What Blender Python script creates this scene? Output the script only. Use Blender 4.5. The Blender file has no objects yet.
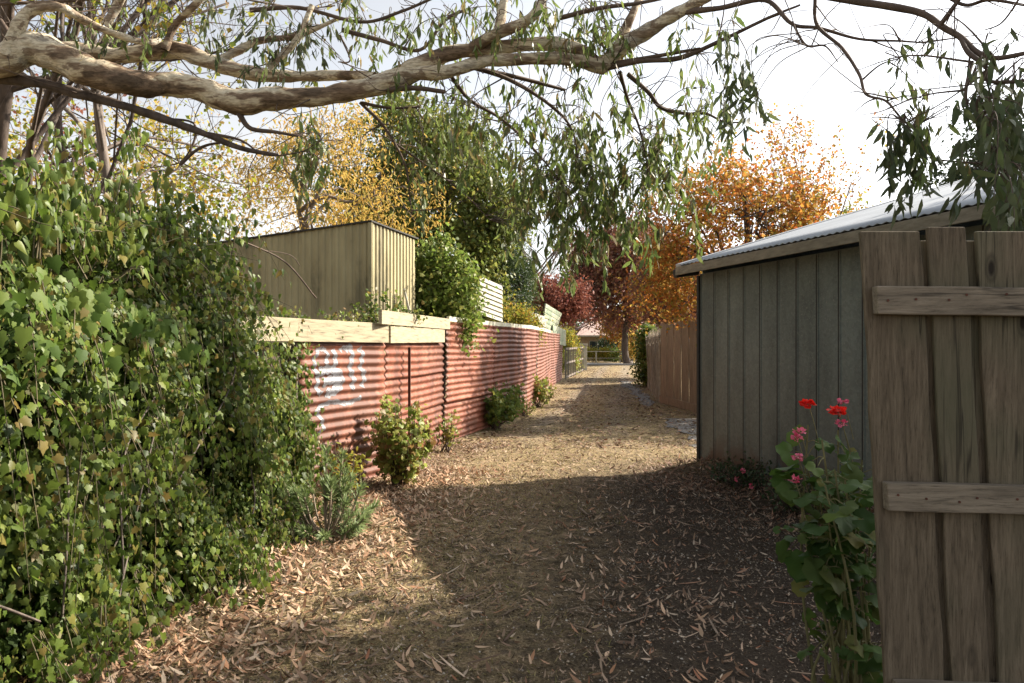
import bpy, math, random
import numpy as np
from mathutils import Vector, noise as mnoise

sc = bpy.context.scene
col = sc.collection
R = math.radians
rng = np.random.default_rng(7)
random.seed(7)

# ------------------------------------------------------------------ camera, sky, sun, exposure
H, F, HY, CX = 1.6, 760.0, 348.0, 512.0
cam_d = bpy.data.cameras.new('camera')
cam = bpy.data.objects.new('camera', cam_d); col.objects.link(cam)
cam.location = (0, 0, H); cam.rotation_euler = (R(90), 0, 0)
cam_d.sensor_width = 36; cam_d.lens = 36 * F / 1024
cam_d.shift_y = (HY - 341.5) / 1024
cam_d.clip_start = 0.05; cam_d.clip_end = 3000
sc.camera = cam

SUN_AZ = math.atan2(.915, .403)      # clockwise from +Y
SUN_EL = R(34)
w = bpy.data.worlds.new('World'); sc.world = w; w.use_nodes = True
nt = w.node_tree; bgn = nt.nodes['Background']
sky = nt.nodes.new('ShaderNodeTexSky'); sky.sky_type = 'NISHITA'; sky.sun_disc = False
sky.sun_elevation = SUN_EL; sky.sun_rotation = SUN_AZ
sky.air_density = 1.0; sky.dust_density = 2.5; sky.ozone_density = 1.0
# thin high cloud: the sky's own brightness with most of its blue washed out, patchily
bw = nt.nodes.new('ShaderNodeRGBToBW'); nt.links.new(sky.outputs[0], bw.inputs[0])
tc = nt.nodes.new('ShaderNodeTexCoord'); cn = nt.nodes.new('ShaderNodeTexNoise')
cn.inputs['Scale'].default_value = 3.0; cn.inputs['Detail'].default_value = 6
nt.links.new(tc.outputs['Generated'], cn.inputs['Vector'])
mr = nt.nodes.new('ShaderNodeMapRange'); nt.links.new(cn.outputs[0], mr.inputs[0])
mr.inputs[1].default_value = .3; mr.inputs[2].default_value = .7
mr.inputs[3].default_value = .62; mr.inputs[4].default_value = .92
sc_ = nt.nodes.new('ShaderNodeMix'); sc_.data_type = 'RGBA'
cw = nt.nodes.new('ShaderNodeVectorMath'); cw.operation = 'SCALE'
comb = nt.nodes.new('ShaderNodeCombineXYZ')
for i in range(3): nt.links.new(bw.outputs[0], comb.inputs[i])
nt.links.new(comb.outputs[0], cw.inputs[0]); cw.inputs[3].default_value = 1.15
nt.links.new(mr.outputs[0], sc_.inputs[0]); nt.links.new(sky.outputs[0], sc_.inputs[6]); nt.links.new(cw.outputs[0], sc_.inputs[7])
nt.links.new(sc_.outputs[2], bgn.inputs[0]); bgn.inputs[1].default_value = 0.12

sd = bpy.data.lights.new('sun', 'SUN'); sd.energy = 5.0; sd.angle = R(0.55); sd.color = (1.0, .90, .76)
sun = bpy.data.objects.new('sun', sd); col.objects.link(sun)
sdir = Vector((math.sin(SUN_AZ) * math.cos(SUN_EL), math.cos(SUN_AZ) * math.cos(SUN_EL), math.sin(SUN_EL)))
sun.rotation_euler = (-sdir).to_track_quat('-Z', 'Y').to_euler()
sc.view_settings.view_transform = 'Standard'; sc.view_settings.look = 'None'
sc.view_settings.exposure = 1.38; sc.view_settings.gamma = 1
sc.cycles.max_bounces = 6; sc.cycles.transparent_max_bounces = 8

# ------------------------------------------------------------------ helpers
def W(px, py, d):
    return np.array(((px - CX) / F * d, d, H + (HY - py) / F * d))

def gz(x, y):
    z = .008 * np.clip(y - 15, 0, 45)
    return z

def tag(o, label, cat, group=None):
    o['label'] = label; o['category'] = cat
    if group: o['group'] = group
    return o

def kind(o, k): o['kind'] = k; return o

def thing(name, label, cat, loc=(0, 0, 0), group=None):
    o = bpy.data.objects.new(name, None); col.objects.link(o); o.empty_display_size = .3
    o.location = loc
    return tag(o, label, cat, group)

class MB:
    def __init__(s): s.v = []; s.f = []; s.n = 0
    def add(s, v, f):
        v = np.asarray(v, float).reshape(-1, 3)
        s.v.append(v); s.f.extend([tuple(int(i) + s.n for i in q) for q in f]); s.n += len(v)
    def box(s, c, size, ux=(1, 0, 0), uy=(0, 1, 0), uz=(0, 0, 1), bev=0):
        c = np.array(c, float); ux, uy, uz = [np.array(u, float) for u in (ux, uy, uz)]
        hx, hy, hz = [q / 2 for q in size]
        V = [c + ux * sx * hx + uy * sy * hy + uz * sz * hz for sx in (-1, 1) for sy in (-1, 1) for sz in (-1, 1)]
        s.add(V, [(0, 1, 3, 2), (4, 6, 7, 5), (0, 4, 5, 1), (2, 3, 7, 6), (0, 2, 6, 4), (1, 5, 7, 3)])
    def beam(s, a, b, wd, ht, up=(0, 0, 1)):
        a = np.array(a, float); b = np.array(b, float); L = np.linalg.norm(b - a); u = (b - a) / L
        v = np.cross(up, u); v /= np.linalg.norm(v); z = np.cross(u, v)
        s.box((a + b) / 2, (L, wd, ht), u, v, z)
    def build(s, name, mat, parent=None, smooth=False, bevel=0):
        me = bpy.data.meshes.new(name); v = np.concatenate(s.v) if s.v else np.zeros((0, 3))
        off = np.zeros(3)
        if parent is not None: off = np.array(parent.location)
        # parented parts live in the parent's frame
        p = parent
        while p is not None and p.parent is not None:
            p = p.parent; off = off + np.array(p.location)
        me.from_pydata((v - off).tolist(), [], s.f); me.materials.append(mat)
        if smooth: me.polygons.foreach_set('use_smooth', [True] * len(me.polygons))
        me.update()
        o = bpy.data.objects.new(name, me); col.objects.link(o)
        if parent is not None: o.parent = parent
        if bevel:
            m = o.modifiers.new('bevel', 'BEVEL'); m.width = bevel; m.segments = 2; m.limit_method = 'ANGLE'
        return o

def fast_mesh(name, verts, faces, mat, parent=None, smooth=False):
    """verts (N,3), faces (M,k) constant k"""
    off = np.zeros(3); p = parent
    while p is not None: off = off + np.array(p.location); p = p.parent
    verts = (verts - off).astype(np.float32); faces = faces.astype(np.int32)
    M, k = faces.shape
    me = bpy.data.meshes.new(name)
    me.vertices.add(len(verts)); me.vertices.foreach_set('co', verts.ravel())
    me.loops.add(M * k); me.loops.foreach_set('vertex_index', faces.ravel())
    me.polygons.add(M); me.polygons.foreach_set('loop_start', np.arange(0, M * k, k, dtype=np.int32))
    me.polygons.foreach_set('loop_total', np.full(M, k, dtype=np.int32))
    if smooth: me.polygons.foreach_set('use_smooth', np.ones(M, dtype=bool))
    me.materials.append(mat); me.update(calc_edges=True); me.validate()
    o = bpy.data.objects.new(name, me); col.objects.link(o)
    if parent is not None: o.parent = parent
    return o

def nrm(a):
    return a / np.maximum(np.linalg.norm(a, axis=-1, keepdims=True), 1e-9)

def rand_dirs(n): return nrm(rng.normal(size=(n, 3)))

# leaf templates: (x along, y across, z lift) and triangles
def T_lance(bend=.15, wd=.13):
    xs = [0, .3, .65, 1.0]; ws = [.02, wd, wd * .8, .0]
    v = []
    for x, q in zip(xs, ws):
        z = -bend * x * x
        v += [(x, -q, z + q * .25), (x, q, z + q * .25)]
    v = np.array(v); f = []
    for i in range(3):
        a = 2 * i; f += [(a, a + 2, a + 3), (a, a + 3, a + 1)]
    return v, np.array(f)
def T_diamond(wd=.32, z=.08):
    return np.array([(0, 0, 0), (.45, wd, z), (1, 0, -.05), (.45, -wd, z)]), np.array([(0, 1, 2), (0, 2, 3)])
def T_ivy():
    p = [(0, 0), (-.10, .18), (.02, .36), (.26, .31), (.42, .42), (.60, .2), (1.0, .03), (.60, -.18), (.44, -.38), (.28, -.30), (.0, -.38), (-.10, -.18)]
    c = (.35, 0, .0)
    v = [c] + [(x, y, -.08 * abs(y) * 2 + -.1 * x * x) for x, y in p]
    n = len(p); return np.array(v), np.array([(0, i + 1, (i + 1) % n + 1) for i in range(n)])
def T_heart():
    p = [(0, 0), (-.06, .18), (.12, .27), (.4, .22), (.7, .1), (1.0, .02), (.7, -.1), (.4, -.21), (.12, -.27), (-.06, -.18)]
    v = [(.35, 0, .03)] + [(x, y, -.15 * abs(y) - .14 * x * x) for x, y in p]; n = len(p)
    return np.array(v), np.array([(0, i + 1, (i + 1) % n + 1) for i in range(n)])
def T_round(n=13):
    v = [(.4, 0, .05)]
    for i in range(n):
        a = math.pi - .25 - (2 * math.pi - .5) * i / (n - 1)
        r = .5 * (1 + (.09 if i % 2 else -.04))
        v.append((.45 + r * math.cos(a), r * math.sin(a) * 1.1, .10 * math.cos(3 * a) - .02))
    return np.array(v), np.array([(0, i + 2, i + 1) for i in range(n - 1)])
def T_quadlance(wd=.16):
    return np.array([(0, 0, 0), (.4, wd, .05), (1, 0, -.12), (.4, -wd, .05)]), np.array([(0, 1, 2), (0, 2, 3)])

def leaves(name, pos, d, n, L, tmpl, mat, parent=None):
    pos = np.asarray(pos, float); N = len(pos)
    u = nrm(np.asarray(d, float)); n = np.asarray(n, float)
    n = nrm(n - (n * u).sum(1, keepdims=True) * u); v = np.cross(n, u)
    t, f = tmpl; L = np.broadcast_to(np.asarray(L, float), (N,))[:, None, None]
    V = pos[:, None] + L * (t[None, :, 0:1] * u[:, None] + t[None, :, 1:2] * v[:, None] + t[None, :, 2:3] * n[:, None])
    k = len(t); Fc = (f[None] + (np.arange(N) * k)[:, None, None]).reshape(-1, 3)
    return fast_mesh(name, V.reshape(-1, 3), Fc, mat, parent)

def catmull(P, m=6):
    P = np.asarray(P, float)
    Q = np.vstack([2 * P[0] - P[1], P, 2 * P[-1] - P[-2]]); out = []
    for i in range(1, len(Q) - 2):
        p0, p1, p2, p3 = Q[i - 1:i + 3]
        for t in np.linspace(0, 1, m, endpoint=False):
            out.append(.5 * (2 * p1 + (p2 - p0) * t + (2 * p0 - 5 * p1 + 4 * p2 - p3) * t * t + (3 * p1 - p0 - 3 * p2 + p3) * t ** 3))
    out.append(P[-1]); return np.array(out)

def tubes(name, paths, mat, parent=None, sides=6, lump=0.0):
    """paths: list of (pts (n,3), radii (n,))"""
    VV = []; FF = []; base = 0
    for pts, rad in paths:
        pts = np.asarray(pts, float); rad = np.broadcast_to(np.asarray(rad, float), (len(pts),)); n = len(pts)
        if n < 2: continue
        tng = nrm(np.gradient(pts, axis=0))
        ref = np.array((0, 0, 1.)) if abs(tng[:, 2]).mean() < .8 else np.array((1., 0, 0))
        a = nrm(np.cross(tng, ref)); b = np.cross(tng, a)
        th = np.arange(sides) * 2 * math.pi / sides
        rr = rad[:, None] * np.ones((1, sides))
        if lump:
            ph = rng.uniform(0, 6.28, 6); s = np.arange(n)[:, None]
            rr = rr * (1 + lump * (np.sin(s * .9 + th * 2 + ph[0]) * .5 + np.sin(s * .37 + th + ph[1]) * .7 + np.sin(s * 1.7 - th * 3 + ph[2]) * .3))
        V = pts[:, None] + rr[..., None] * (np.cos(th)[None, :, None] * a[:, None] + np.sin(th)[None, :, None] * b[:, None])
        VV.append(V.reshape(-1, 3))
        i = np.arange(n - 1)[:, None] * sides; j = np.arange(sides)[None]; j2 = (j + 1) % sides
        f = np.stack([i + j, i + j2, i + sides + j2, i + sides + j], -1).reshape(-1, 4) + base
        FF.append(f); base += n * sides
    return fast_mesh(name, np.concatenate(VV), np.concatenate(FF), mat, parent, smooth=True)

# ------------------------------------------------------------------ materials
def newmat(name):
    m = bpy.data.materials.new(name); m.use_nodes = True
    return m, m.node_tree, m.node_tree.nodes['Principled BSDF']

def ramp(nt, src, stops):
    r = nt.nodes.new('ShaderNodeValToRGB'); e = r.color_ramp.elements
    while len(e) < len(stops): e.new(.5)
    for q, (p, c) in zip(e, stops): q.position = p; q.color = (*c, 1)
    nt.links.new(src, r.inputs[0]); return r.outputs[0]

def tex(nt, scale, detail=5, vec=None, rough=.6, kind_='ShaderNodeTexNoise', stretch=None):
    t = nt.nodes.new('ShaderNodeTexCoord'); src = t.outputs['Object']
    if stretch:
        mp = nt.nodes.new('ShaderNodeMapping'); mp.inputs['Scale'].default_value = stretch
        nt.links.new(src, mp.inputs[0]); src = mp.outputs[0]
    n = nt.nodes.new(kind_); n.inputs['Scale'].default_value = scale
    if kind_ == 'ShaderNodeTexNoise':
        n.inputs['Detail'].default_value = detail; n.inputs['Roughness'].default_value = rough
    nt.links.new(src, n.inputs['Vector']); return n.outputs[0]

def mix(nt, f, a, b, mode='MIX'):
    m = nt.nodes.new('ShaderNodeMix'); m.data_type = 'RGBA'; m.blend_type = mode
    for s, q in ((0, f), (6, a), (7, b)):
        if isinstance(q, (int, float)): m.inputs[s].default_value = q
        elif isinstance(q, tuple): m.inputs[s].default_value = (*q, 1)
        else: nt.links.new(q, m.inputs[s])
    return m.outputs[2]

def bump(nt, bsdf, h, strength=.4, dist=.01):
    b = nt.nodes.new('ShaderNodeBump'); b.inputs['Strength'].default_value = strength; b.inputs['Distance'].default_value = dist
    nt.links.new(h, b.inputs['Height']); nt.links.new(b.outputs[0], bsdf.inputs['Normal'])

def leafmat(name, cols, trans=.35, rough=.5, spec=.35):
    m, nt, b = newmat(name)
    g = nt.nodes.new('ShaderNodeNewGeometry')
    n = len(cols); c = ramp(nt, g.outputs['Random Per Island'], [(i / (n - 1) if n > 1 else 0, q) for i, q in enumerate(cols)])
    nt.links.new(c, b.inputs['Base Color']); b.inputs['Roughness'].default_value = rough
    b.inputs['Specular IOR Level'].default_value = spec
    tr = nt.nodes.new('ShaderNodeBsdfTranslucent')
    c2 = mix(nt, .5, c, (.35, .4, .03), 'OVERLAY')
    nt.links.new(c, tr.inputs[0])
    ms = nt.nodes.new('ShaderNodeMixShader'); ms.inputs[0].default_value = trans
    nt.links.new(b.outputs[0], ms.inputs[1]); nt.links.new(tr.outputs[0], ms.inputs[2])
    nt.links.new(ms.outputs[0], nt.nodes['Material Output'].inputs[0]); return m

def simplemat(name, stops, scale=6, rough=.8, stretch=None, bmp=.3, bdist=.01, detail=6, spec=.3, metal=0):
    m, nt, b = newmat(name)
    t = tex(nt, scale, detail, stretch=stretch); nt.links.new(ramp(nt, t, stops), b.inputs['Base Color'])
    b.inputs['Roughness'].default_value = rough; b.inputs['Specular IOR Level'].default_value = spec; b.inputs['Metallic'].default_value = metal
    if bmp: bump(nt, b, t, bmp, bdist)
    return m

def woodmat(name, dark, mid, light, green=None, sx=14, rz=.7, axis='z', knots=True):
    """weathered timber: grain stretched along one axis, streaks and knots, per-object variation"""
    m, nt, b = newmat(name)
    st = {'z': (sx, sx, rz), 'x': (rz, sx, sx), 'y': (sx, rz, sx)}[axis]
    oi = nt.nodes.new('ShaderNodeObjectInfo')
    t0 = nt.nodes.new('ShaderNodeTexCoord'); ad = nt.nodes.new('ShaderNodeVectorMath'); ad.operation = 'ADD'
    sc1 = nt.nodes.new('ShaderNodeVectorMath'); sc1.operation = 'SCALE'; sc1.inputs[3].default_value = 37
    cx = nt.nodes.new('ShaderNodeCombineXYZ')
    for i in range(3): nt.links.new(oi.outputs['Random'], cx.inputs[i])
    nt.links.new(cx.outputs[0], sc1.inputs[0]); nt.links.new(t0.outputs['Object'], ad.inputs[0]); nt.links.new(sc1.outputs[0], ad.inputs[1])
    mp = nt.nodes.new('ShaderNodeMapping'); mp.inputs['Scale'].default_value = st; nt.links.new(ad.outputs[0], mp.inputs[0])
    n1 = nt.nodes.new('ShaderNodeTexNoise'); n1.inputs['Scale'].default_value = 2.2; n1.inputs['Detail'].default_value = 8; n1.inputs['Roughness'].default_value = .7; n1.inputs['Distortion'].default_value = .9
    nt.links.new(mp.outputs[0], n1.inputs[0])
    wv = nt.nodes.new('ShaderNodeTexNoise'); wv.inputs['Scale'].default_value = 9; wv.inputs['Detail'].default_value = 6; wv.inputs['Roughness'].default_value = .8
    nt.links.new(mp.outputs[0], wv.inputs[0])
    c = ramp(nt, n1.outputs[0], [(.25, dark), (.5, mid), (.78, light)])
    c = mix(nt, .75, c, ramp(nt, wv.outputs[0], [(.36, (.28, .26, .23)), (.46, (.85, .83, .8)), (.7, (1.25, 1.22, 1.18))]), 'MULTIPLY')
    big = nt.nodes.new('ShaderNodeTexNoise'); big.inputs['Scale'].default_value = 2.5; nt.links.new(ad.outputs[0], big.inputs[0])
    if green: c = mix(nt, ramp(nt, big.outputs[0], [(.42, (0, 0, 0)), (.65, (.7, .7, .7))]), c, green)
    cr = nt.nodes.new('ShaderNodeTexNoise'); cr.inputs['Scale'].default_value = 1.1; cr.inputs['Detail'].default_value = 2
    mpc = nt.nodes.new('ShaderNodeMapping'); mpc.inputs['Scale'].default_value = tuple(q * (1.6 if q > 2 else .6) for q in st); nt.links.new(ad.outputs[0], mpc.inputs[0]); nt.links.new(mpc.outputs[0], cr.inputs[0])
    crk = ramp(nt, cr.outputs[0], [(.475, (0, 0, 0)), (.5, (.8, .8, .8)), (.525, (0, 0, 0))])
    gate_ = ramp(nt, big.outputs[0], [(.5, (0, 0, 0)), (.56, (1, 1, 1))])
    c = mix(nt, mix(nt, 1.0, crk, gate_, 'MULTIPLY'), c, tuple(q * .3 for q in dark))
    h = n1.outputs[0]
    if knots:
        mp2 = nt.nodes.new('ShaderNodeMapping'); mp2.inputs['Scale'].default_value = {'z': (8, 8, 3.2), 'x': (2.4, 5, 5), 'y': (5, 2.4, 5)}[axis]
        nt.links.new(ad.outputs[0], mp2.inputs[0])
        vo = nt.nodes.new('ShaderNodeTexVoronoi'); vo.inputs['Scale'].default_value = 1; nt.links.new(mp2.outputs[0], vo.inputs['Vector'])
        kn = ramp(nt, vo.outputs['Distance'], [(.05, (1, 1, 1)), (.09, (.35, .35, .35)), (.12, (.5, .5, .5)), (.17, (0, 0, 0))])
        c = mix(nt, kn, c, tuple(q * .35 for q in dark))
    c = mix(nt, .5, c, ramp(nt, oi.outputs['Random'], [(0, (.78, .76, .74)), (1, (1.15, 1.12, 1.1))]), 'MULTIPLY')
    nt.links.new(c, b.inputs['Base Color']); b.inputs['Roughness'].default_value = .85; b.inputs['Specular IOR Level'].default_value = .2
    bump(nt, b, h, .6, .006); return m

M = {}
M['gate_wood'] = woodmat('gate timber', (.06, .047, .033), (.14, .112, .078), (.22, .18, .13), green=(.10, .098, .06), rz=1.3, sx=17)
M['gate_rail'] = woodmat('gate rail timber', (.10, .085, .065), (.20, .17, .13), (.30, .26, .20), axis='x')
M['paling'] = woodmat('paling timber', (.15, .118, .078), (.235, .185, .128), (.32, .26, .19), sx=9, knots=False)
M['cream_wood'] = simplemat('cream painted timber', [(.3, (.11, .09, .06)), (.42, (.29, .245, .16)), (.6, (.38, .325, .215)), (.75, (.26, .225, .15))], 4, stretch=(1, 1, 9), bmp=.4, detail=8)
M['bark_euc'] = None
def barkmat():
    m, nt, b = newmat('eucalypt bark')
    t1 = tex(nt, 1.7, 5, stretch=(.8, 3, 3)); t2 = tex(nt, 5, 6, stretch=(.5, 3.4, 3.4), rough=.65); t3 = tex(nt, 40, 3, stretch=(.5, 2, 2))
    c = ramp(nt, t1, [(.38, (.10, .07, .045)), (.43, (.24, .17, .11)), (.46, (.50, .42, .29)), (.56, (.60, .54, .41)), (.62, (.30, .27, .22)), (.70, (.56, .48, .34))])
    c = mix(nt, ramp(nt, t2, [(.52, (0, 0, 0)), (.56, (.8, .8, .8))]), c, (.19, .13, .085))
    c = mix(nt, .6, c, ramp(nt, t3, [(.35, (.42, .38, .34)), (.6, (1.15, 1.15, 1.15))]), 'MULTIPLY')
    nt.links.new(c, b.inputs['Base Color']); b.inputs['Roughness'].default_value = .75; b.inputs['Specular IOR Level'].default_value = .25
    bump(nt, b, t2, .7, .02); return m
M['bark_euc'] = barkmat()
M['bark_dark'] = simplemat('dark bark', [(.3, (.035, .025, .02)), (.7, (.12, .09, .07))], 12, stretch=(1, 1, .3), bmp=.6, bdist=.02)
M['bark_grey'] = simplemat('grey bark', [(.3, (.07, .055, .045)), (.7, (.22, .18, .15))], 9, stretch=(1, 1, .3), bmp=.6, bdist=.02)
M['twig'] = simplemat('twigs', [(.3, (.055, .038, .028)), (.7, (.14, .10, .075))], 5, bmp=0)
M['vine'] = simplemat('vine stems', [(.3, (.05, .05, .025)), (.7, (.14, .11, .06))], 5, bmp=0)
M['twig_pale'] = simplemat('pale dry twigs', [(.3, (.2, .15, .11)), (.7, (.35, .28, .21))], 5, bmp=0)
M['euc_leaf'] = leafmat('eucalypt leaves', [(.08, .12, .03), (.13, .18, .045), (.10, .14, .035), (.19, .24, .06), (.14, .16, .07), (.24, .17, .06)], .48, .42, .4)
M['euc_dark'] = leafmat('shade-painted eucalypt leaves', [(.05, .075, .03), (.075, .10, .04), (.11, .13, .05), (.06, .07, .035)], .38, .5, .3)  # darker copy of the eucalypt leaves, shade put into the colour
M['ivy_leaf'] = leafmat('ivy leaves', [(.05, .09, .014), (.095, .15, .02), (.16, .22, .035), (.04, .07, .014), (.23, .27, .05), (.11, .16, .04), (.035, .06, .014), (.14, .20, .03), (.19, .25, .05), (.24, .17, .05), (.07, .11, .02)], .46, .46, .32)
M['ivy_big'] = leafmat('large ivy leaves', [(.06, .11, .02), (.10, .16, .03), (.17, .22, .045)], .45, .55, .2)
M['ivy_inner'] = leafmat('darker inner ivy leaves', [(.03, .055, .012), (.05, .085, .018), (.07, .11, .02), (.08, .055, .025)], .35, .6, .15)  # inner leaves in darker greens than the outer ivy
M['ivy_core'] = simplemat('painted ivy gap shade', [(.4, (.006, .006, .004)), (.7, (.022, .02, .010))], 20, bmp=0, rough=1, spec=0)  # near-black colour stands in for shade deep in the ivy
M['yellow_leaf'] = leafmat('yellow leaves', [(.52, .34, .08), (.62, .44, .12), (.5, .29, .06), (.34, .32, .08), (.55, .36, .09)], .45, .6, .2)
M['yelgreen_leaf'] = leafmat('yellow green leaves', [(.30, .30, .04), (.18, .24, .035), (.45, .33, .05), (.12, .16, .03), (.4, .2, .04)], .45, .6, .2)
M['green_leaf'] = leafmat('mid green leaves', [(.08, .13, .025), (.13, .19, .035), (.18, .24, .05), (.26, .27, .06)], .42)
M['olive_leaf'] = leafmat('olive green leaves', [(.11, .16, .035), (.18, .22, .05), (.08, .115, .025), (.30, .28, .07), (.15, .20, .04)], .45)
M['climb_leaf'] = leafmat('climber leaves', [(.14, .21, .04), (.20, .28, .05), (.10, .15, .03), (.28, .28, .07), (.17, .23, .06)], .45)
M['dark_leaf'] = leafmat('dark green leaves', [(.02, .04, .014), (.035, .06, .02), (.055, .08, .03)], .25)
M['conifer_leaf'] = leafmat('conifer foliage', [(.035, .065, .02), (.06, .10, .03), (.09, .13, .04)], .25)
M['orange_leaf'] = leafmat('orange autumn leaves', [(.46, .16, .035), (.56, .26, .05), (.38, .10, .03), (.58, .38, .09), (.2, .19, .04), (.5, .21, .05), (.32, .27, .05), (.36, .15, .06)], .45, .6, .2)
M['purple_leaf'] = leafmat('purple plum leaves', [(.19, .08, .06), (.25, .10, .06), (.15, .065, .06), (.28, .15, .08), (.18, .12, .07)], .35, .6, .25)
M['maple_leaf'] = leafmat('rust red leaves', [(.2, .065, .05), (.26, .1, .06), (.17, .06, .055)], .4, .6, .2)
M['shrub_leaf'] = leafmat('light shrub leaves', [(.20, .26, .05), (.27, .33, .07), (.36, .34, .08), (.13, .17, .03), (.28, .14, .06), (.17, .22, .05)], .45)
M['euph_leaf'] = leafmat('blue grey needle leaves', [(.17, .23, .09), (.25, .32, .13), (.13, .18, .06)], .35)
M['ger_leaf'] = leafmat('geranium leaves', [(.05, .10, .02), (.075, .135, .025), (.035, .075, .018), (.12, .17, .035), (.06, .11, .03), (.17, .16, .04)], .35, .55, .22)
M['ger_stem'] = simplemat('geranium stems', [(.3, (.12, .11, .05)), (.7, (.22, .2, .09))], 10, bmp=0)
M['red_petal'] = leafmat('scarlet petals', [(.75, .02, .015), (.85, .035, .02)], .3, .6, .2)
M['pink_petal'] = leafmat('pink petals', [(.7, .12, .22), (.8, .22, .32), (.6, .05, .12)], .3, .6, .2)
M['litter'] = leafmat('fallen leaves', [(.13, .08, .05), (.25, .16, .10), (.36, .26, .18), (.18, .115, .075), (.10, .06, .04), (.52, .42, .31), (.3, .13, .07), (.36, .25, .17), (.14, .10, .07), (.27, .2, .14)], .08, .7, .25)
M['litter_pale'] = leafmat('pale fallen leaves', [(.3, .17, .10), (.46, .29, .18), (.56, .40, .27), (.2, .11, .065), (.62, .48, .34), (.38, .2, .11), (.13, .08, .05)], .1, .7, .2)
M['litter_dark'] = leafmat('dark brown fallen leaves', [(.13, .07, .045), (.2, .11, .07), (.08, .05, .035), (.28, .17, .11), (.17, .09, .06), (.36, .25, .17), (.1, .06, .04)], .1, .7, .2)  # darker brown leaves for the foot of the shed wall
M['debris'] = leafmat('crumbled bark and grit', [(.04, .03, .022), (.1, .075, .05), (.2, .15, .1), (.32, .26, .19), (.07, .055, .045), (.42, .38, .32), (.14, .1, .07)], .02, .9, .1)
M['straw'] = leafmat('dry grass', [(.42, .34, .17), (.5, .42, .24), (.34, .28, .12), (.28, .28, .10)], .25, .8, .1)

# --- ground: straw coloured turf, darker bare soil on the right, gravel far
def groundmat():
    m, nt, b = newmat('lane surface')
    t = nt.nodes.new('ShaderNodeTexCoord'); sx = nt.nodes.new('ShaderNodeSeparateXYZ'); nt.links.new(t.outputs['Object'], sx.inputs[0])
    fine = tex(nt, 60, 6, rough=.75); mid = tex(nt, 5, 6, rough=.65); big = tex(nt, .9, 4); spk = tex(nt, 170, 3, rough=.8)
    straw = ramp(nt, fine, [(.34, (.06, .04, .022)), (.47, (.27, .195, .105)), (.64, (.50, .39, .24))])
    soil = ramp(nt, fine, [(.3, (.026, .019, .013)), (.55, (.068, .052, .038)), (.75, (.15, .125, .10))])
    green = ramp(nt, fine, [(.35, (.06, .045, .02)), (.65, (.32, .27, .12))])
    c = mix(nt, ramp(nt, mid, [(.45, (0, 0, 0)), (.62, (.7, .7, .7))]), straw, green)
    # bare soil: x - .25*(9-y) style wheel track on the right of the lane near the gate
    def math_(op, a, b_=None):
        q = nt.nodes.new('ShaderNodeMath'); q.operation = op
        for i, s in enumerate((a, b_)):
            if s is None: continue
            if isinstance(s, (int, float)): q.inputs[i].default_value = s
            else: nt.links.new(s, q.inputs[i])
        return q.outputs[0]
    edge = math_('ADD', sx.outputs[0], math_('MULTIPLY', math_('SUBTRACT', sx.outputs[1], 6.0), -.17))
    edge = math_('ADD', edge, math_('MULTIPLY', math_('SUBTRACT', mid, .5), 2.2))
    mr = nt.nodes.new('ShaderNodeMapRange'); nt.links.new(edge, mr.inputs[0]); mr.inputs[1].default_value = -.5; mr.inputs[2].default_value = 1.1
    fy = nt.nodes.new('ShaderNodeMapRange'); nt.links.new(sx.outputs[1], fy.inputs[0]); fy.inputs[1].default_value = 11.5; fy.inputs[2].default_value = 9.0
    soilmask = math_('MULTIPLY', mr.outputs[0], fy.outputs[0])
    c = mix(nt, soilmask, c, soil)
    # thin patches of soil showing through the turf everywhere
    c = mix(nt, ramp(nt, tex(nt, 12, 5, rough=.7), [(.47, (0, 0, 0)), (.62, (.8, .8, .8))]), c, soil)
    ctr = math_('ADD', math_('MULTIPLY', sx.outputs[1], -.155), 1.0)
    off = math_('ABSOLUTE', math_('ADD', math_('ADD', sx.outputs[0], ctr), math_('MULTIPLY', math_('SUBTRACT', big, .5), 1.2)))
    off = math_('ABSOLUTE', math_('SUBTRACT', off, .72))
    tm = nt.nodes.new('ShaderNodeMapRange'); nt.links.new(math_('ADD', off, math_('MULTIPLY', math_('SUBTRACT', mid, .5), 1.1)), tm.inputs[0]); tm.inputs[1].default_value = .38; tm.inputs[2].default_value = .06
    ty = nt.nodes.new('ShaderNodeMapRange'); nt.links.new(sx.outputs[1], ty.inputs[0]); ty.inputs[1].default_value = 11; ty.inputs[2].default_value = 17
    trk = math_('MULTIPLY', math_('MULTIPLY', tm.outputs[0], ty.outputs[0]), .75)
    c = mix(nt, trk, c, ramp(nt, fine, [(.3, (.09, .07, .05)), (.5, (.22, .18, .135)), (.7, (.36, .31, .25))]))
    nt.links.new(c, b.inputs['Base Color']); b.inputs['Roughness'].default_value = .95; b.inputs['Specular IOR Level'].default_value = .1
    bump(nt, b, fine, .8, .03); return m
M['ground'] = groundmat()
M['asphalt'] = simplemat('pale worn asphalt', [(.3, (.22, .21, .2)), (.7, (.34, .33, .32))], 30, bmp=.3)
M['gravel'] = simplemat('grey gravel', [(.3, (.05, .045, .04)), (.5, (.16, .15, .135)), (.7, (.3, .29, .27))], 40, bmp=.8, bdist=.02)

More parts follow.
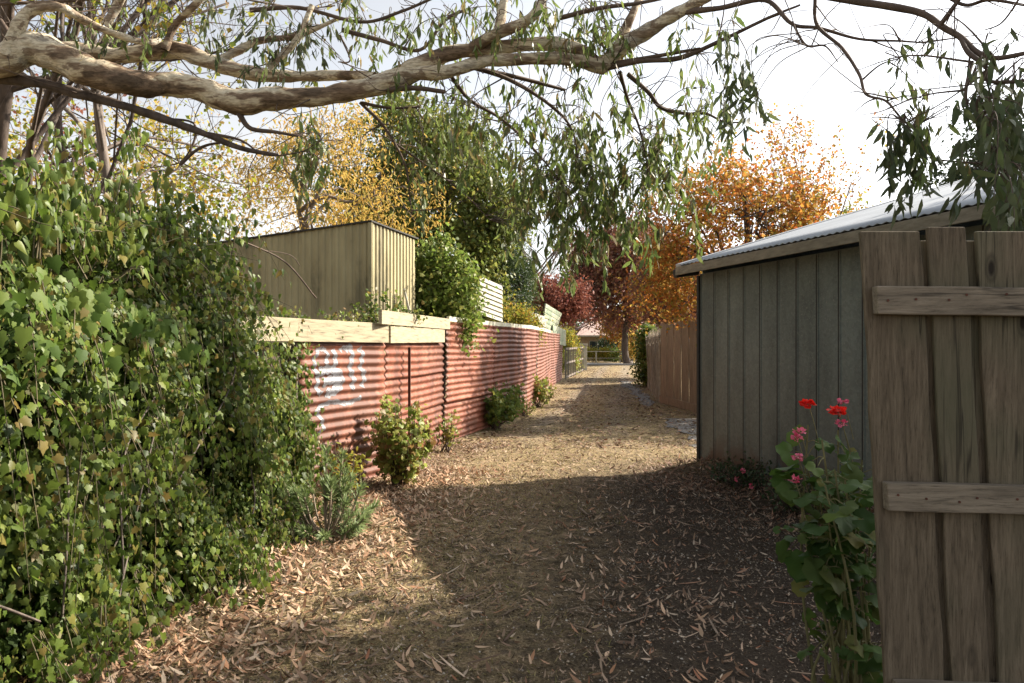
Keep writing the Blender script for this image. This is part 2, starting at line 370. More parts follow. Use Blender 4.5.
# ------------------------------------------------------------------ ground sheet
def axis(dense_a, dense_b, step, far):
    mid = np.arange(dense_a, dense_b, step)
    out = []; p = dense_b; s = step
    while p < far: out.append(p); s *= 1.25; p += s
    lo = []; p = dense_a - step; s = step
    while p > -far: lo.append(p); s *= 1.25; p -= s
    return np.array(sorted(lo) + list(mid) + out)
def bumpz(x, y):
    return (.012 * np.sin(x * 3.1 + y * 1.3) * np.sin(y * 2.3 - x) + .008 * np.sin(x * 9 + y * 7) * np.sin(y * 11 - x * 4) + .005 * np.sin(x * 23 + 1.1 * y) * np.sin(y * 19 + x * 3))
def ground_z(x, y):
    z = gz(x, y) + bumpz(x, y) * (np.clip(1 - (y - 30) / 20, 0, 1))
    left = -2.2 + .17 * (y - 7.5)
    z = z + .10 * np.clip((left + .8 - x) / .9, 0, 1) ** 2 * np.clip(1 - (y - 25) / 10, 0, 1)
    # litter bank against the shed wall
    wx = 2.53 + .305 * (10.2 - y)
    z = z + .16 * np.clip(1 - (wx - x) / .9, 0, 1) ** 1.5 * np.clip((10.6 - y) / .8, 0, 1) * np.clip((y - 3.5) / 2, 0, 1)
    return z
xs = axis(-6, 8, .09, 900); ys = axis(0, 26, .09, 900)
X, Y = np.meshgrid(xs, ys, indexing='ij'); Z = ground_z(X, Y)
nx, ny = X.shape; idx = np.arange(nx * ny).reshape(nx, ny)
fq = np.stack([idx[:-1, :-1], idx[1:, :-1], idx[1:, 1:], idx[:-1, 1:]], -1).reshape(-1, 4)
g = fast_mesh('ground', np.stack([X, Y, Z], -1).reshape(-1, 3), fq, M['ground'], smooth=True); kind(g, 'structure')

def flat_strip(name, poly, lift, mat):
    mb = MB(); c = np.mean(poly, axis=0)
    # fine grid clipped as fan: simple subdivision between two edges
    a0, a1, b1, b0 = [np.array(p, float) for p in poly]
    n = 24; V = []; Fq = []
    for i in range(n + 1):
        for j in range(9):
            s = i / n; t = j / 8
            p = (a0 * (1 - s) + a1 * s) * (1 - t) + (b0 * (1 - s) + b1 * s) * t
            if 0 < i < n and j in (0, 8): p = p + rng.normal(size=2) * .13 * (1 if lift < .03 else 0)
            V.append((p[0], p[1], float(ground_z(p[0], p[1])) + lift))
    for i in range(n):
        for j in range(8):
            a = i * 9 + j; Fq.append((a, a + 9, a + 10, a + 1))
    mb.add(V, Fq); return kind(mb.build(name, mat, smooth=True), 'structure')
flat_strip('gravel_driveway', [(3.05, 11.0), (3.35, 17.0), (6.5, 16.8), (6.5, 11.4)], .012, M['gravel'])
flat_strip('gravel_path', [(3.6, 20), (4.7, 33), (5.1, 33), (4.05, 21.5)], .012, M['gravel'])
# far street with kerbs
mb = MB(); zr = .36
mb.box((20, 59.0, zr + .004), (180, 6.5, .02)); kind(mb.build('road', M['asphalt']), 'structure')
mb = MB(); mb.box((20, 55.6, zr + .05), (180, .16, .12)); kind(mb.build('kerb', M['asphalt']), 'structure')

# ------------------------------------------------------------------ left: red corrugated iron fence
FP = np.array([(-2.18, 7.8), (-1.57, 9.4), (-1.09, 12.4), (-.68, 14.0), (-.1, 16.2), (.42, 18.6), (.93, 23.0), (1.45, 28.5), (1.75, 30.5), (2.25, 34.2)])
seg = np.linalg.norm(np.diff(FP, axis=0), axis=1); cum = np.concatenate([[0], np.cumsum(seg)])
def fpt(s):
    s = np.asarray(s, float); return np.stack([np.interp(s, cum, FP[:, 0]), np.interp(s, cum, FP[:, 1])], -1)
def fnrm(s):
    a = fpt(np.clip(np.asarray(s) - .25, 0, cum[-1])); b = fpt(np.clip(np.asarray(s) + .25, 0, cum[-1]))
    t = nrm(b - a); return np.stack([t[..., 1], -t[..., 0]], -1)      # towards the lane (+x)

def redmat():
    m, nt, b = newmat('faded red paint on iron')
    t1 = tex(nt, 1.3, 6); t2 = tex(nt, 9, 7, rough=.75); t3 = tex(nt, 3, 5, stretch=(1, 1, .25), rough=.7)
    oi = nt.nodes.new('ShaderNodeObjectInfo')
    c = ramp(nt, t1, [(.36, (.13, .035, .017)), (.5, (.205, .06, .031)), (.64, (.26, .10, .06))])
    c = mix(nt, ramp(nt, t2, [(.5, (0, 0, 0)), (.66, (.75, .75, .75))]), c, (.30, .15, .095))
    c = mix(nt, ramp(nt, t3, [(.46, (0, 0, 0)), (.58, (.85, .85, .85))]), c, (.095, .035, .02))
    c = mix(nt, .6, c, ramp(nt, oi.outputs['Random'], [(0, (.62, .58, .56)), (1, (1.15, 1.15, 1.12))]), 'MULTIPLY')
    nt.links.new(c, b.inputs['Base Color']); b.inputs['Roughness'].default_value = .62; b.inputs['Specular IOR Level'].default_value = .35
    bump(nt, b, t2, .25, .004); return m
M['red'] = redmat()
M['rust'] = simplemat('rusty steel', [(.3, (.045, .02, .015)), (.7, (.13, .05, .03))], 14, bmp=.5)
M['cap'] = simplemat('pale green cream capping', [(.35, (.45, .42, .3)), (.6, (.6, .6, .48)), (.75, (.4, .42, .34))], 1.5, bmp=.1, rough=.6)

PITCH, AMP = .100, .0135
def corr(z): return AMP * np.sin(2 * np.pi * z / PITCH)
def sheet(name, s0, s1, z0, z1, push, tilt, wob, mat, parent):
    ns = max(8, int((s1 - s0) / .12)); nz = int((z1 - z0) / PITCH * 8) + 1
    s = np.linspace(s0, s1, ns); z = np.linspace(z0, z1, nz); S, Zz = np.meshgrid(s, z, indexing='ij')
    P = fpt(S); N = fnrm(S); ph = rng.uniform(0, 6)
    off = push + corr(Zz + tilt * (S - s0)) + wob * np.sin(S * 1.7 + ph) * np.sin(Zz * 2.1 + ph) + .012 * rng.uniform(-1, 1)
    zz = Zz + tilt * (S - s0) + .006 * np.sin(S * 2.3 + ph) + gz(P[..., 0], P[..., 1])
    V = np.stack([P[..., 0] + N[..., 0] * off, P[..., 1] + N[..., 1] * off, zz], -1)
    i = np.arange(ns * nz).reshape(ns, nz)
    f = np.stack([i[:-1, :-1], i[1:, :-1], i[1:, 1:], i[:-1, 1:]], -1).reshape(-1, 4)
    o = fast_mesh(name, V.reshape(-1, 3), f, mat, parent, smooth=True)
    sd_ = o.modifiers.new('thick', 'SOLIDIFY'); sd_.thickness = .0015
    return o
fence = thing('corrugated_iron_fence', 'long faded red corrugated iron fence curving along the left side of the lane', 'fence', (-2.18, 7.8, 0))
sA = cum[1]; sB = cum[2]
mb = MB(); _a = FP[0] - nrm(FP[1] - FP[0]) * 2.4; _b = FP[0] - nrm(FP[1] - FP[0]) * .03; mb.beam((_a[0] - .12, _a[1], .83), (_b[0] - .12, _b[1], .83), .02, 1.64); mb.build('dark_gap_sheet', M['bark_dark'], fence)  # fence backing behind the ivy, coloured dark to paint the gap's shade
first = sheet('iron_sheet', 0, sA, .0, 1.69, 0, 0, .006, M['red'], fence); first['label'] = 'near iron sheet with silver scribbled graffiti'
for k, (z0, z1) in enumerate([(.02, .75), (.68, 1.27), (1.2, 1.70)]):
    sheet('iron_sheet', sA + .04, sB + .03, z0, z1, -.03 + .012 * k, .004, .012, M['red'], fence)
s = sB
while s < cum[-1] - .3:
    L = random.uniform(2.6, 3.3); e = min(s + L, cum[-1])
    for k, (z0, z1) in enumerate([(.05, .78), (.70, 1.42), (1.34, 2.06)]):
        sheet('iron_sheet', s - .04, e, z0, z1, .01 * k, random.uniform(-.003, .003), .014, M['red'], fence)
    s = e
# capping along the far part
def along(s0, s1, z0, z1, thick, off, name, mat, parent, n=24, zs=0):
    mb = MB(); S = np.linspace(s0, s1, n); P = fpt(S); N = fnrm(S); V = []
    for i in range(n):
        g_ = float(gz(P[i, 0], P[i, 1])) + zs * (i / (n - 1))
        for o_, z in ((off, z0), (off + thick, z0), (off + thick, z1), (off, z1)):
            V.append((P[i, 0] + N[i, 0] * o_, P[i, 1] + N[i, 1] * o_, z + g_))
    Fq = [(0, 1, 2, 3), (4 * n - 1, 4 * n - 2, 4 * n - 3, 4 * n - 4)]
    for i in range(n - 1):
        for j in range(4):
            a = 4 * i + j; b = 4 * i + (j + 1) % 4; Fq.append((a, a + 4, b + 4, b))
    mb.add(V, Fq); return mb.build(name, mat, parent)
along(sB + .1, sB + 6.2, 2.04, 2.12, .05, -.01, 'capping', M['cap'], fence)
along(sB + 6.2, sB + 15.5, 2.045, 2.13, .05, -.012, 'capping', M['cap'], fence)
# cream timber boards on the near panels (one plain, two overlapping)
def board(a, b, z0, z1, za=0, thick=.045, off=.03, name='timber_board'):
    mb = MB(); a = np.array(a, float); b = np.array(b, float)
    d = nrm(b - a); n = np.array((d[1], -d[0])); c = (a + b) / 2 + n * off
    A = (a + n * off); B = (b + n * off)
    mb.beam((A[0], A[1], (z0 + z1) / 2), (B[0], B[1], (z0 + z1) / 2 + za), thick, z1 - z0)
    return mb.build(name, M['cream_wood'], fence, bevel=.004)
dA = nrm(FP[1] - FP[0]); dB = nrm(FP[2] - FP[1])
board(FP[0] - dA * 1.9, FP[1] + dA * .0, 1.665, 1.90, off=.03)
board(FP[1] - dB * .33, FP[2] + dB * .05, 1.885, 2.055, za=.02, off=.05)
board(FP[1] + dB * .05, FP[2] - dB * .25, 1.66, 1.87, za=.03, off=.035)
for s_ in (sB, sB + 3, sB + 6, sB + 9, sB + 12, sB + 15, sB + 18):
    P = fpt(s_); mb = MB(); mb.box((P[0] - .12, P[1], 1.0 + gz(0, P[1])), (.08, .08, 2.0)); mb.build('post', M['bark_grey'], fence)
mb = MB(); mb.box((FP[0][0] - .06, FP[0][1] - .02, .9), (.09, .09, 1.6)); mb.build('post', M['bark_dark'], fence)
# silver scribble on the first sheet, following its corrugations
def silver():
    m, nt, b = newmat('silver spray paint'); t = tex(nt, 26, 6, rough=.8)
    tr = nt.nodes.new('ShaderNodeBsdfTransparent'); ms = nt.nodes.new('ShaderNodeMixShader')
    nt.links.new(ramp(nt, t, [(.28, (.1, .1, .1)), (.52, (.95, .95, .95))]), ms.inputs[0])
    nt.links.new(ramp(nt, tex(nt, 8), [(.35, (.12, .115, .125)), (.65, (.25, .25, .27))]), b.inputs['Base Color'])
    b.inputs['Roughness'].default_value = .5
    nt.links.new(tr.outputs[0], ms.inputs[1]); nt.links.new(b.outputs[0], ms.inputs[2])
    nt.links.new(ms.outputs[0], nt.nodes['Material Output'].inputs[0]); return m
M['silver'] = silver()
strokes = [([(.18, 1.50), (.24, 1.58), (.34, 1.57), (.38, 1.48), (.33, 1.42)], .05),
           ([(.17, 1.52), (.16, 1.38), (.22, 1.30), (.20, 1.16), (.27, 1.10)], .06),
           ([(.25, 1.34), (.40, 1.36), (.56, 1.32), (.62, 1.22), (.5, 1.12), (.34, 1.1)], .10),
           ([(.48, 1.58), (.52, 1.46), (.48, 1.36), (.54, 1.22), (.50, 1.08)], .07),
           ([(.70, 1.58), (.78, 1.60), (.82, 1.5), (.78, 1.36), (.84, 1.24), (.80, 1.12)], .08),
           ([(.95, 1.60), (1.02, 1.52), (.98, 1.38), (1.05, 1.28), (1.0, 1.14)], .075),
           ([(.16, .90), (.3, .98), (.5, 1.0), (.72, .97), (.98, 1.02)], .055),
           ([(.18, .92), (.26, .84), (.3, .74), (.22, .68)], .05),
           ([(.60, 1.56), (.66, 1.60), (.74, 1.58)], .05), ([(.3, 1.22), (.46, 1.24), (.6, 1.18)], .1)]
VV = []; FF = []; nb = 0
for pts, wd in strokes:
    C = catmull(np.array([(a, b, 0) for a, b in pts]), 14)[:, :2]; T = nrm(np.gradient(C, axis=0)); Nn = np.stack([-T[:, 1], T[:, 0]], -1)
    for j in range(len(C)):
        ww = wd / 2 * (1 + .2 * math.sin(j * .7))
        for k in range(7):
            q = C[j] + Nn[j] * ww * (k / 3 - 1); VV.append(q)
    for j in range(len(C) - 1):
        for k in range(6): a = nb + j * 7 + k; FF.append((a, a + 7, a + 8, a + 1))
    nb += len(C) * 7
VV = np.array(VV); VV[:, 0] = VV[:, 0] * 1.1 + .08; SS = VV[:, 0]; ZZ = VV[:, 1]
# read the exact surface of the first sheet
fm = first.data; nco = np.zeros(len(fm.vertices) * 3, np.float32); fm.vertices.foreach_get('co', nco); nco = nco.reshape(-1, 3) + np.array(fence.location)
ns0 = max(8, int(sA / .12)); nz0 = len(nco) // ns0; grid = nco.reshape(ns0, nz0, 3)
fs = np.clip(SS / sA * (ns0 - 1), 0, ns0 - 1.001); fz = np.clip(ZZ / 1.69 * (nz0 - 1), 0, nz0 - 1.001)
i0 = fs.astype(int); j0 = fz.astype(int); a_ = (fs - i0)[:, None]; b_ = (fz - j0)[:, None]
PP = (grid[i0, j0] * (1 - a_) * (1 - b_) + grid[i0 + 1, j0] * a_ * (1 - b_) + grid[i0, j0 + 1] * (1 - a_) * b_ + grid[i0 + 1, j0 + 1] * a_ * b_)
PP[:, :2] += fnrm(SS) * .004
go = fast_mesh('graffiti', PP - np.array(fence.location) * 0, np.array(FF), M['silver'], first, smooth=True)
# graffiti offset: 'first' itself has zero local offset so only the fence's location counts

stake = MB(); P = fpt(sA + .8) + fnrm(sA + .8) * .07
stake.box((P[0], P[1], .8), (.035, .035, 1.62)); tag(stake.build('steel_stake', M['rust'], bevel=.003), 'thin dark rusty steel stake standing against the red iron fence behind the bush', 'stake')
stub = MB(); P = fpt(sB - .25) + fnrm(sB) * .10
stub.box((P[0], P[1], .12), (.07, .07, .36)); tag(stub.build('timber_stub', M['bark_dark'], bevel=.004), 'short blackened timber stub at the foot of the red fence where the sheets step up', 'post')

# ------------------------------------------------------------------ cream corrugated shed behind the fence
def ribmat(name, a, b_, rough=.55):
    return simplemat(name, [(.36, tuple(q * .55 for q in a)), (.44, a), (.62, b_), (.7, tuple(q * .8 for q in a))], 1.5, rough=rough, bmp=.05, stretch=(1, 1, .4))
M['olive'] = ribmat('beige sheet metal', (.30, .26, .145), (.39, .345, .20))
M['darktrim'] = simplemat('dark trim', [(.3, (.03, .03, .028)), (.7, (.06, .055, .05))], 5, bmp=0)
def ribbed_wall(name, a, b, z0, z1a, z1b, mat, parent, pitch=.11, depth=.013, nrm_side=1):
    a = np.array(a, float); b = np.array(b, float); L = np.linalg.norm(b - a); d = (b - a) / L; n = np.array((d[1], -d[0])) * nrm_side
    ss = []; oo = []
    x = 0
    while x < L:
        for t, o_ in ((0, 0), (.35, 0), (.5, depth), (.85, depth)):
            if x + t * pitch <= L: ss.append(x + t * pitch); oo.append(o_)
        x += pitch
    ss.append(L); oo.append(0); V = []
    for s_, o_ in zip(ss, oo):
        p = a + d * s_ + n * o_; zt = z1a + (z1b - z1a) * s_ / L
        V += [(p[0], p[1], z0), (p[0], p[1], zt)]
    Fq = [(2 * i, 2 * i + 2, 2 * i + 3, 2 * i + 1) for i in range(len(ss) - 1)]
    mb = MB(); mb.add(V, Fq); o = mb.build(name, mat, parent)
    m = o.modifiers.new('thick', 'SOLIDIFY'); m.thickness = .002; return o
C0 = np.array((-2.06, 11.0)); dl = np.array((-.968, .25)); dr = np.array((.25, .968))
shed2 = thing('garden_shed', 'olive cream ribbed metal shed rising behind the left fence with a thin dark flat roof', 'shed', (C0[0], C0[1], 0))
Zc = 3.42
Lf = C0 + dl * 4.0; Rb = C0 + dr * 1.75
ribbed_wall('front_wall', Lf, C0, 0, Zc - .36, Zc, M['olive'], shed2)
ribbed_wall('side_wall', C0, Rb, 0, Zc, Zc - .02, M['olive'], shed2, pitch=.13, depth=.022)
mb = MB(); BL = Lf + dr * 1.75
for a, b_ in ((Rb, BL), (BL, Lf)): mb.beam((a[0], a[1], 1.5), (b_[0], b_[1], 1.5), .02, 3.0)
mb.build('back_wall', M['olive'], shed2)
mb = MB(); e = .05
c0 = C0 - dl * e - dr * e; c1 = Lf + dl * e - dr * e; c2 = BL + dl * e + dr * e; c3 = Rb - dl * e + dr * e
mb.add([(c0[0], c0[1], Zc + .003), (c1[0], c1[1], Zc - .36), (c2[0], c2[1], Zc - .36), (c3[0], c3[1], Zc - .0),
        (c0[0], c0[1], Zc + .025), (c1[0], c1[1], Zc - .335), (c2[0], c2[1], Zc - .335), (c3[0], c3[1], Zc + .022)],
       [(0, 3, 2, 1), (4, 5, 6, 7), (0, 1, 5, 4), (1, 2, 6, 5), (2, 3, 7, 6), (3, 0, 4, 7)])
mb.build('roof', M['darktrim'], shed2)
mb = MB(); mb.box((C0[0] + .012, C0[1] - .012, Zc / 2), (.05, .05, Zc - .01)); mb.build('corner_trim', M['olive'], shed2)

# white slatted panel and scrap sheets that stick up behind the fence
M['white_metal'] = simplemat('off white sheet', [(.3, (.30, .285, .23)), (.7, (.42, .40, .33))], 2, bmp=0)
M['green_metal'] = simplemat('pale green sheet', [(.35, (.20, .26, .18)), (.6, (.40, .41, .30))], 2.4, bmp=.1)
def slat_screen(name, label, a, b, z0, z1, slope, n, mat, cat, post=True):
    a = np.array(a, float); b = np.array(b, float); t = thing(name, label, cat, (a[0], a[1], 0)); st = (z1 - z0) / n
    d = nrm(b - a); nn = np.array((d[1], -d[0]))
    mb = MB()
    for i in range(n):
        z = z0 + st * i
        V = []
        for q, zz in ((a, z), (b, z + slope), (b, z + st * .93 + slope), (a, z + st * .93)):
            o_ = .03 if zz in (z, z + slope) else 0
            V.append((q[0] + nn[0] * o_, q[1] + nn[1] * o_, zz))
        V += [(x - nn[0] * .012, y - nn[1] * .012, zq) for x, y, zq in V]
        mb.add(V, [(0, 1, 2, 3), (7, 6, 5, 4), (0, 4, 5, 1), (3, 2, 6, 7), (0, 3, 7, 4), (1, 5, 6, 2)])
    mb.build('slat_panel', mat, t)
    for q in (a, b):
        mb = MB(); mb.box((q[0] - nn[0] * .05, q[1] - nn[1] * .05, (z0 + z1) / 2 - .9), (.06, .06, z1 - z0 + 1.6)); mb.build('post', M['white_metal'], t)
    return t
p0 = W(479, 300, 19.0); p1 = W(502, 300, 20.2)
slat_screen('slatted_screen', 'white slatted metal screen poking above the red fence beside the dark green conifer', p0[:2], p1[:2], 2.45, 3.42, -.16, 8, M['white_metal'], 'screen')
a = fpt(sB + 15.6) - fnrm(sB + 15.6) * .05; b = fpt(sB + 17.6) - fnrm(sB + 17.6) * .1
t = thing('scrap_sheet_panel', 'pale green ribbed scrap sheets propped on top of the far end of the red fence', 'panel', (a[0], a[1], 2.2))
def quadprism(name, pts, th, mat, parent):
    P = np.array(pts, float); n = np.cross(P[1] - P[0], P[3] - P[0]); n /= np.linalg.norm(n); mb = MB()
    mb.add(np.vstack([P, P - n * th]), [(0, 1, 2, 3), (7, 6, 5, 4), (0, 4, 5, 1), (1, 5, 6, 2), (2, 6, 7, 3), (3, 7, 4, 0)]); return mb.build(name, mat, parent)
def WP(*l): return [W(*q) for q in l]
quadprism('lower_board', WP((530, 334, 27.8), (552, 341, 31), (553, 331, 31), (531, 322, 27.8)), .04, M['cream_wood'], t)
quadprism('upper_board', WP((530, 321, 27.9), (546, 326, 30), (546, 317, 30), (530, 311, 27.9)), .04, M['white_metal'], t)
for i in range(5):
    f0 = i / 5; f1 = (i + .9) / 5
    x0, y0, x1, y1 = 537, 326, 544, 303
    quadprism('ribbed_sheet', WP((543 + 3 * f0, 326 - 23 * f0, 30.2), (556 + 6 * f0, 333 - 20 * f0, 32.5), (556 + 6 * f1, 333 - 20 * f1, 32.5), (543 + 3 * f1, 326 - 23 * f1, 30.2)), .05, M['green_metal'], t)
quadprism('end_board', WP((553, 343, 31.5), (566, 346, 33.8), (566, 330, 33.8), (553, 325, 31.5)), .04, M['green_metal'], t)
mb = MB(); a = W(405, 289, 11.6); b = W(413, 316, 11.3); mb.beam(a, b, .09, .03, up=(0, 1, 0)); a2 = W(413, 345, 11.0)
mb = MB(); mb.beam(W(404, 289, 11.9), W(414, 330, 11.8), .03, .09, up=(0, -1, .2))
tag(mb.build('leaning_picket', M['white_metal']), 'single grey white picket leaning over the boards in front of the climbing bush', 'picket')

# ------------------------------------------------------------------ right: grey skillion shed
u = np.array((.292, -.956)); v = np.array((.956, .292))            # along the eave towards the camera / away from the lane
E0 = np.array((2.2, 9.75)); W0 = np.array((2.5, 10.05)) - u * .0
EZ = 2.60; PIT = .298; LEN = 5.6; DEP = 5.4
gs = thing('grey_shed', 'grey sheet clad shed right of the lane with a bright corrugated iron roof', 'shed', (W0[0], W0[1], 0))
def galv():
    m, nt, b = newmat('old spangled wall sheet')
    t1 = tex(nt, 2.2, 5, stretch=(1, 1, .3)); sp = tex(nt, 55, 4, rough=.8)
    tcn = nt.nodes.new('ShaderNodeTexCoord'); vo = nt.nodes.new('ShaderNodeTexVoronoi'); vo.inputs['Scale'].default_value = 34; nt.links.new(tcn.outputs['Object'], vo.inputs['Vector'])
    c = ramp(nt, t1, [(.36, (.055, .072, .069)), (.6, (.105, .128, .12))])
    c = mix(nt, .5, c, ramp(nt, vo.outputs['Color'], [(.1, (.75, .75, .75)), (.9, (1.35, 1.35, 1.3))]), 'MULTIPLY')
    c = mix(nt, ramp(nt, sp, [(.56, (0, 0, 0)), (.66, (.7, .7, .7))]), c, (.19, .2, .17))
    sep = nt.nodes.new('ShaderNodeSeparateXYZ'); nt.links.new(tcn.outputs['Object'], sep.inputs[0])
    lo = nt.nodes.new('ShaderNodeMapRange'); nt.links.new(sep.outputs[2], lo.inputs[0]); lo.inputs[1].default_value = .55; lo.inputs[2].default_value = .15
    q = nt.nodes.new('ShaderNodeMath'); q.operation = 'MULTIPLY'; nt.links.new(lo.outputs[0], q.inputs[0]); nt.links.new(ramp(nt, tex(nt, 3.2, 5), [(.45, (0, 0, 0)), (.55, (1, 1, 1))]), q.inputs[1])
    c = mix(nt, q.outputs[0], c, (.07, .042, .03))
    oi = nt.nodes.new('ShaderNodeObjectInfo')
    c = mix(nt, .6, c, ramp(nt, oi.outputs['Random'], [(0, (.85, .85, .85)), (1, (1.15, 1.13, 1.1))]), 'MULTIPLY')
    nt.links.new(c, b.inputs['Base Color']); b.inputs['Roughness'].default_value = .6; b.inputs['Metallic'].default_value = .15
    bump(nt, b, sp, .12, .003); return m
M['galv'] = galv()
M['seam'] = simplemat('dark seam', [(.3, (.02, .02, .02)), (.7, (.04, .04, .035))], 6, bmp=0)
M['roofing'] = simplemat('galvanised roofing', [(.3, (.29, .31, .33)), (.7, (.40, .425, .45))], 1.6, rough=.5, metal=.2, bmp=0, spec=.5)
M['fascia'] = simplemat('weathered fascia', [(.3, (.13, .115, .085)), (.7, (.24, .215, .165))], 7, stretch=(1, 1, 4), bmp=.2)
pw = .325; k = 0; x = 0
while x < LEN - .1:
    c = W0 + u * (x + pw / 2); mb = MB(); hgt = EZ - .02
    ang = .030
    uu = nrm(u + v * ang); nn = np.array((-uu[1], uu[0]))
    mb.box((c[0], c[1], hgt / 2 + .004), (pw - .006, .012, hgt - .01), (uu[0], uu[1], 0), (nn[0], nn[1], 0))
    mb.build('wall_sheet', M['galv'], gs, bevel=.002)
    p = W0 + u * x - v * .006; mb = MB(); mb.box((p[0], p[1], hgt / 2), (.014, .016, hgt - .02), (u[0], u[1], 0), (v[0], v[1], 0)); mb.build('cover_strip', M['seam'], gs)
    p = W0 + u * (x + .022) - v * .010; mb = MB(); mb.box((p[0], p[1], hgt / 2), (.022, .012, hgt - .02), (u[0], u[1], 0), (v[0], v[1], 0)); mb.build('rib', M['galv'], gs, bevel=.004)
    x += pw
def wallbox(a, b, z, name):
    mb = MB(); mb.beam((a[0], a[1], z / 2), (b[0], b[1], z / 2), .04, z); return mb.build(name, M['galv'], gs)
c1 = W0 + v * .03; c2 = W0 + v * (DEP - .3)
def trapwall(a, b, za, zb, name):
    d = nrm(b - a); n = np.array((-d[1], d[0])) * .02; mb = MB()
    V = [(a[0], a[1], 0), (b[0], b[1], 0), (b[0], b[1], zb), (a[0], a[1], za)]
    V += [(x + n[0], y + n[1], z) for x, y, z in V]
    mb.add(V, [(0, 1, 2, 3), (7, 6, 5, 4), (0, 4, 5, 1), (1, 5, 6, 2), (2, 6, 7, 3), (3, 7, 4, 0)]); mb.build(name, M['galv'], gs)
zt = EZ + PIT * (DEP - .35)
trapwall(c1, c2, EZ + .03, zt, 'end_wall'); n1 = W0 + u * (LEN - .15) + v * .03; n2 = W0 + u * (LEN - .15) + v * (DEP - .3)
trapwall(n1, n2, EZ + .03, zt, 'end_wall'); trapwall(c2, n2, zt, zt, 'back_wall')
mb = MB(); p = W0 - u * .03 - v * .01; mb.box((p[0], p[1], EZ / 2 - .02), (.05, .05, EZ - .05), (u[0], u[1], 0), (v[0], v[1], 0)); mb.build('corner_trim', M['seam'], gs)
# roof
ns = int(LEN / PITCH * 6); s = np.linspace(0, LEN + .15, ns); tt = np.linspace(0, DEP, 9); S, Tt = np.meshgrid(s, tt, indexing='ij')
P = E0[None, None] - u * .12 + S[..., None] * u + Tt[..., None] * v
Zr = EZ + .075 + PIT * Tt + .0065 * np.sin(2 * np.pi * S / PITCH)
i = np.arange(ns * 9).reshape(ns, 9)
ro = fast_mesh('roof', np.concatenate([P, Zr[..., None]], -1).reshape(-1, 3), np.stack([i[:-1, :-1], i[1:, :-1], i[1:, 1:], i[:-1, 1:]], -1).reshape(-1, 4), M['roofing'], gs, smooth=True)
m = ro.modifiers.new('thick', 'SOLIDIFY'); m.thickness = .003
for off, nm in ((-.14, 'verge_flashing'), (LEN + .04, 'verge_flashing')):
    a = E0 + u * off; b = a + v * (DEP + .02); mb = MB(); mb.beam((a[0], a[1], EZ + .072), (b[0], b[1], EZ + .072 + PIT * DEP), .13, .045); mb.build(nm, M['roofing'], gs, bevel=.008)
a = E0 - u * .17 - v * .01; b = E0 + u * (LEN + .1) - v * .01
mb = MB(); mb.beam((a[0], a[1], EZ - .0), (b[0], b[1], EZ - .0), .025, .105); mb.build('fascia', M['fascia'], gs, bevel=.003)
mb = MB()
for q in np.arange(.3, LEN, .9):
    p = E0 + u * q; r2 = p + v * (DEP - .1); mb.beam((p[0], p[1], EZ + .01), (r2[0], r2[1], EZ + .01 + PIT * DEP), .05, .09)
mb.build('rafters', M['bark_dark'], gs)
mb = MB(); p = E0 - u * .2 - v * .02; q = p + v * .35; mb.beam((p[0], p[1], EZ - .03), (q[0], q[1], EZ + .02), .10, .11); mb.build('gutter_end', M['seam'], gs, bevel=.02)

# ------------------------------------------------------------------ brown paling fence past the shed
def paling_run(name, label, a, b, h, wd, mat, cat='fence', rail=True, tiltk=.01, gap=.012):
    a = np.array(a, float); b = np.array(b, float); L = np.linalg.norm(b - a); d = (b - a) / L; n = np.array((d[1], -d[0]))
    t = thing(name, label, cat, (a[0], a[1], float(gz(*a)))); x = 0; k = 0
    while x < L:
        p = a + d * (x + wd / 2) + n * (.008 if k % 2 else -.008); z = float(gz(*p)); hh = h + random.uniform(-.03, .03)
        tl = random.uniform(-tiltk, tiltk); uz = nrm(np.array((d[0] * tl, d[1] * tl, 1)))
        mb = MB(); mb.box((p[0], p[1], z + hh / 2), (wd - gap, .018, hh), (d[0], d[1], 0), (n[0], n[1], 0), uz); mb.build('paling', mat, t, bevel=.003)
        x += wd; k += 1
    if rail:
        for z in (.25, h * .55, h - .25):
            mb = MB(); A = a + n * .04; B = b + n * .04; mb.beam((A[0], A[1], z + gz(*a)), (B[0], B[1], z + gz(*b)), .04, .08); mb.build('rail', mat, t)
    return t
t = paling_run('paling_fence', 'brown timber paling fence between the grey shed and the pale brush fence', (4.62, 17.2), (4.28, 21.6), 2.25, .33, M['paling'], rail=False)
mb = MB(); mb.beam((4.57, 17.15, .12), (4.20, 21.6, .16), .03, .2); mb.build('plinth_board', M['paling'], t)
# return leg of that fence behind the shed
paling_run('side_fence', 'second run of brown palings turning right behind the grey shed', (4.7, 17.15), (9.5, 17.6), 2.2, .3, M['paling'])

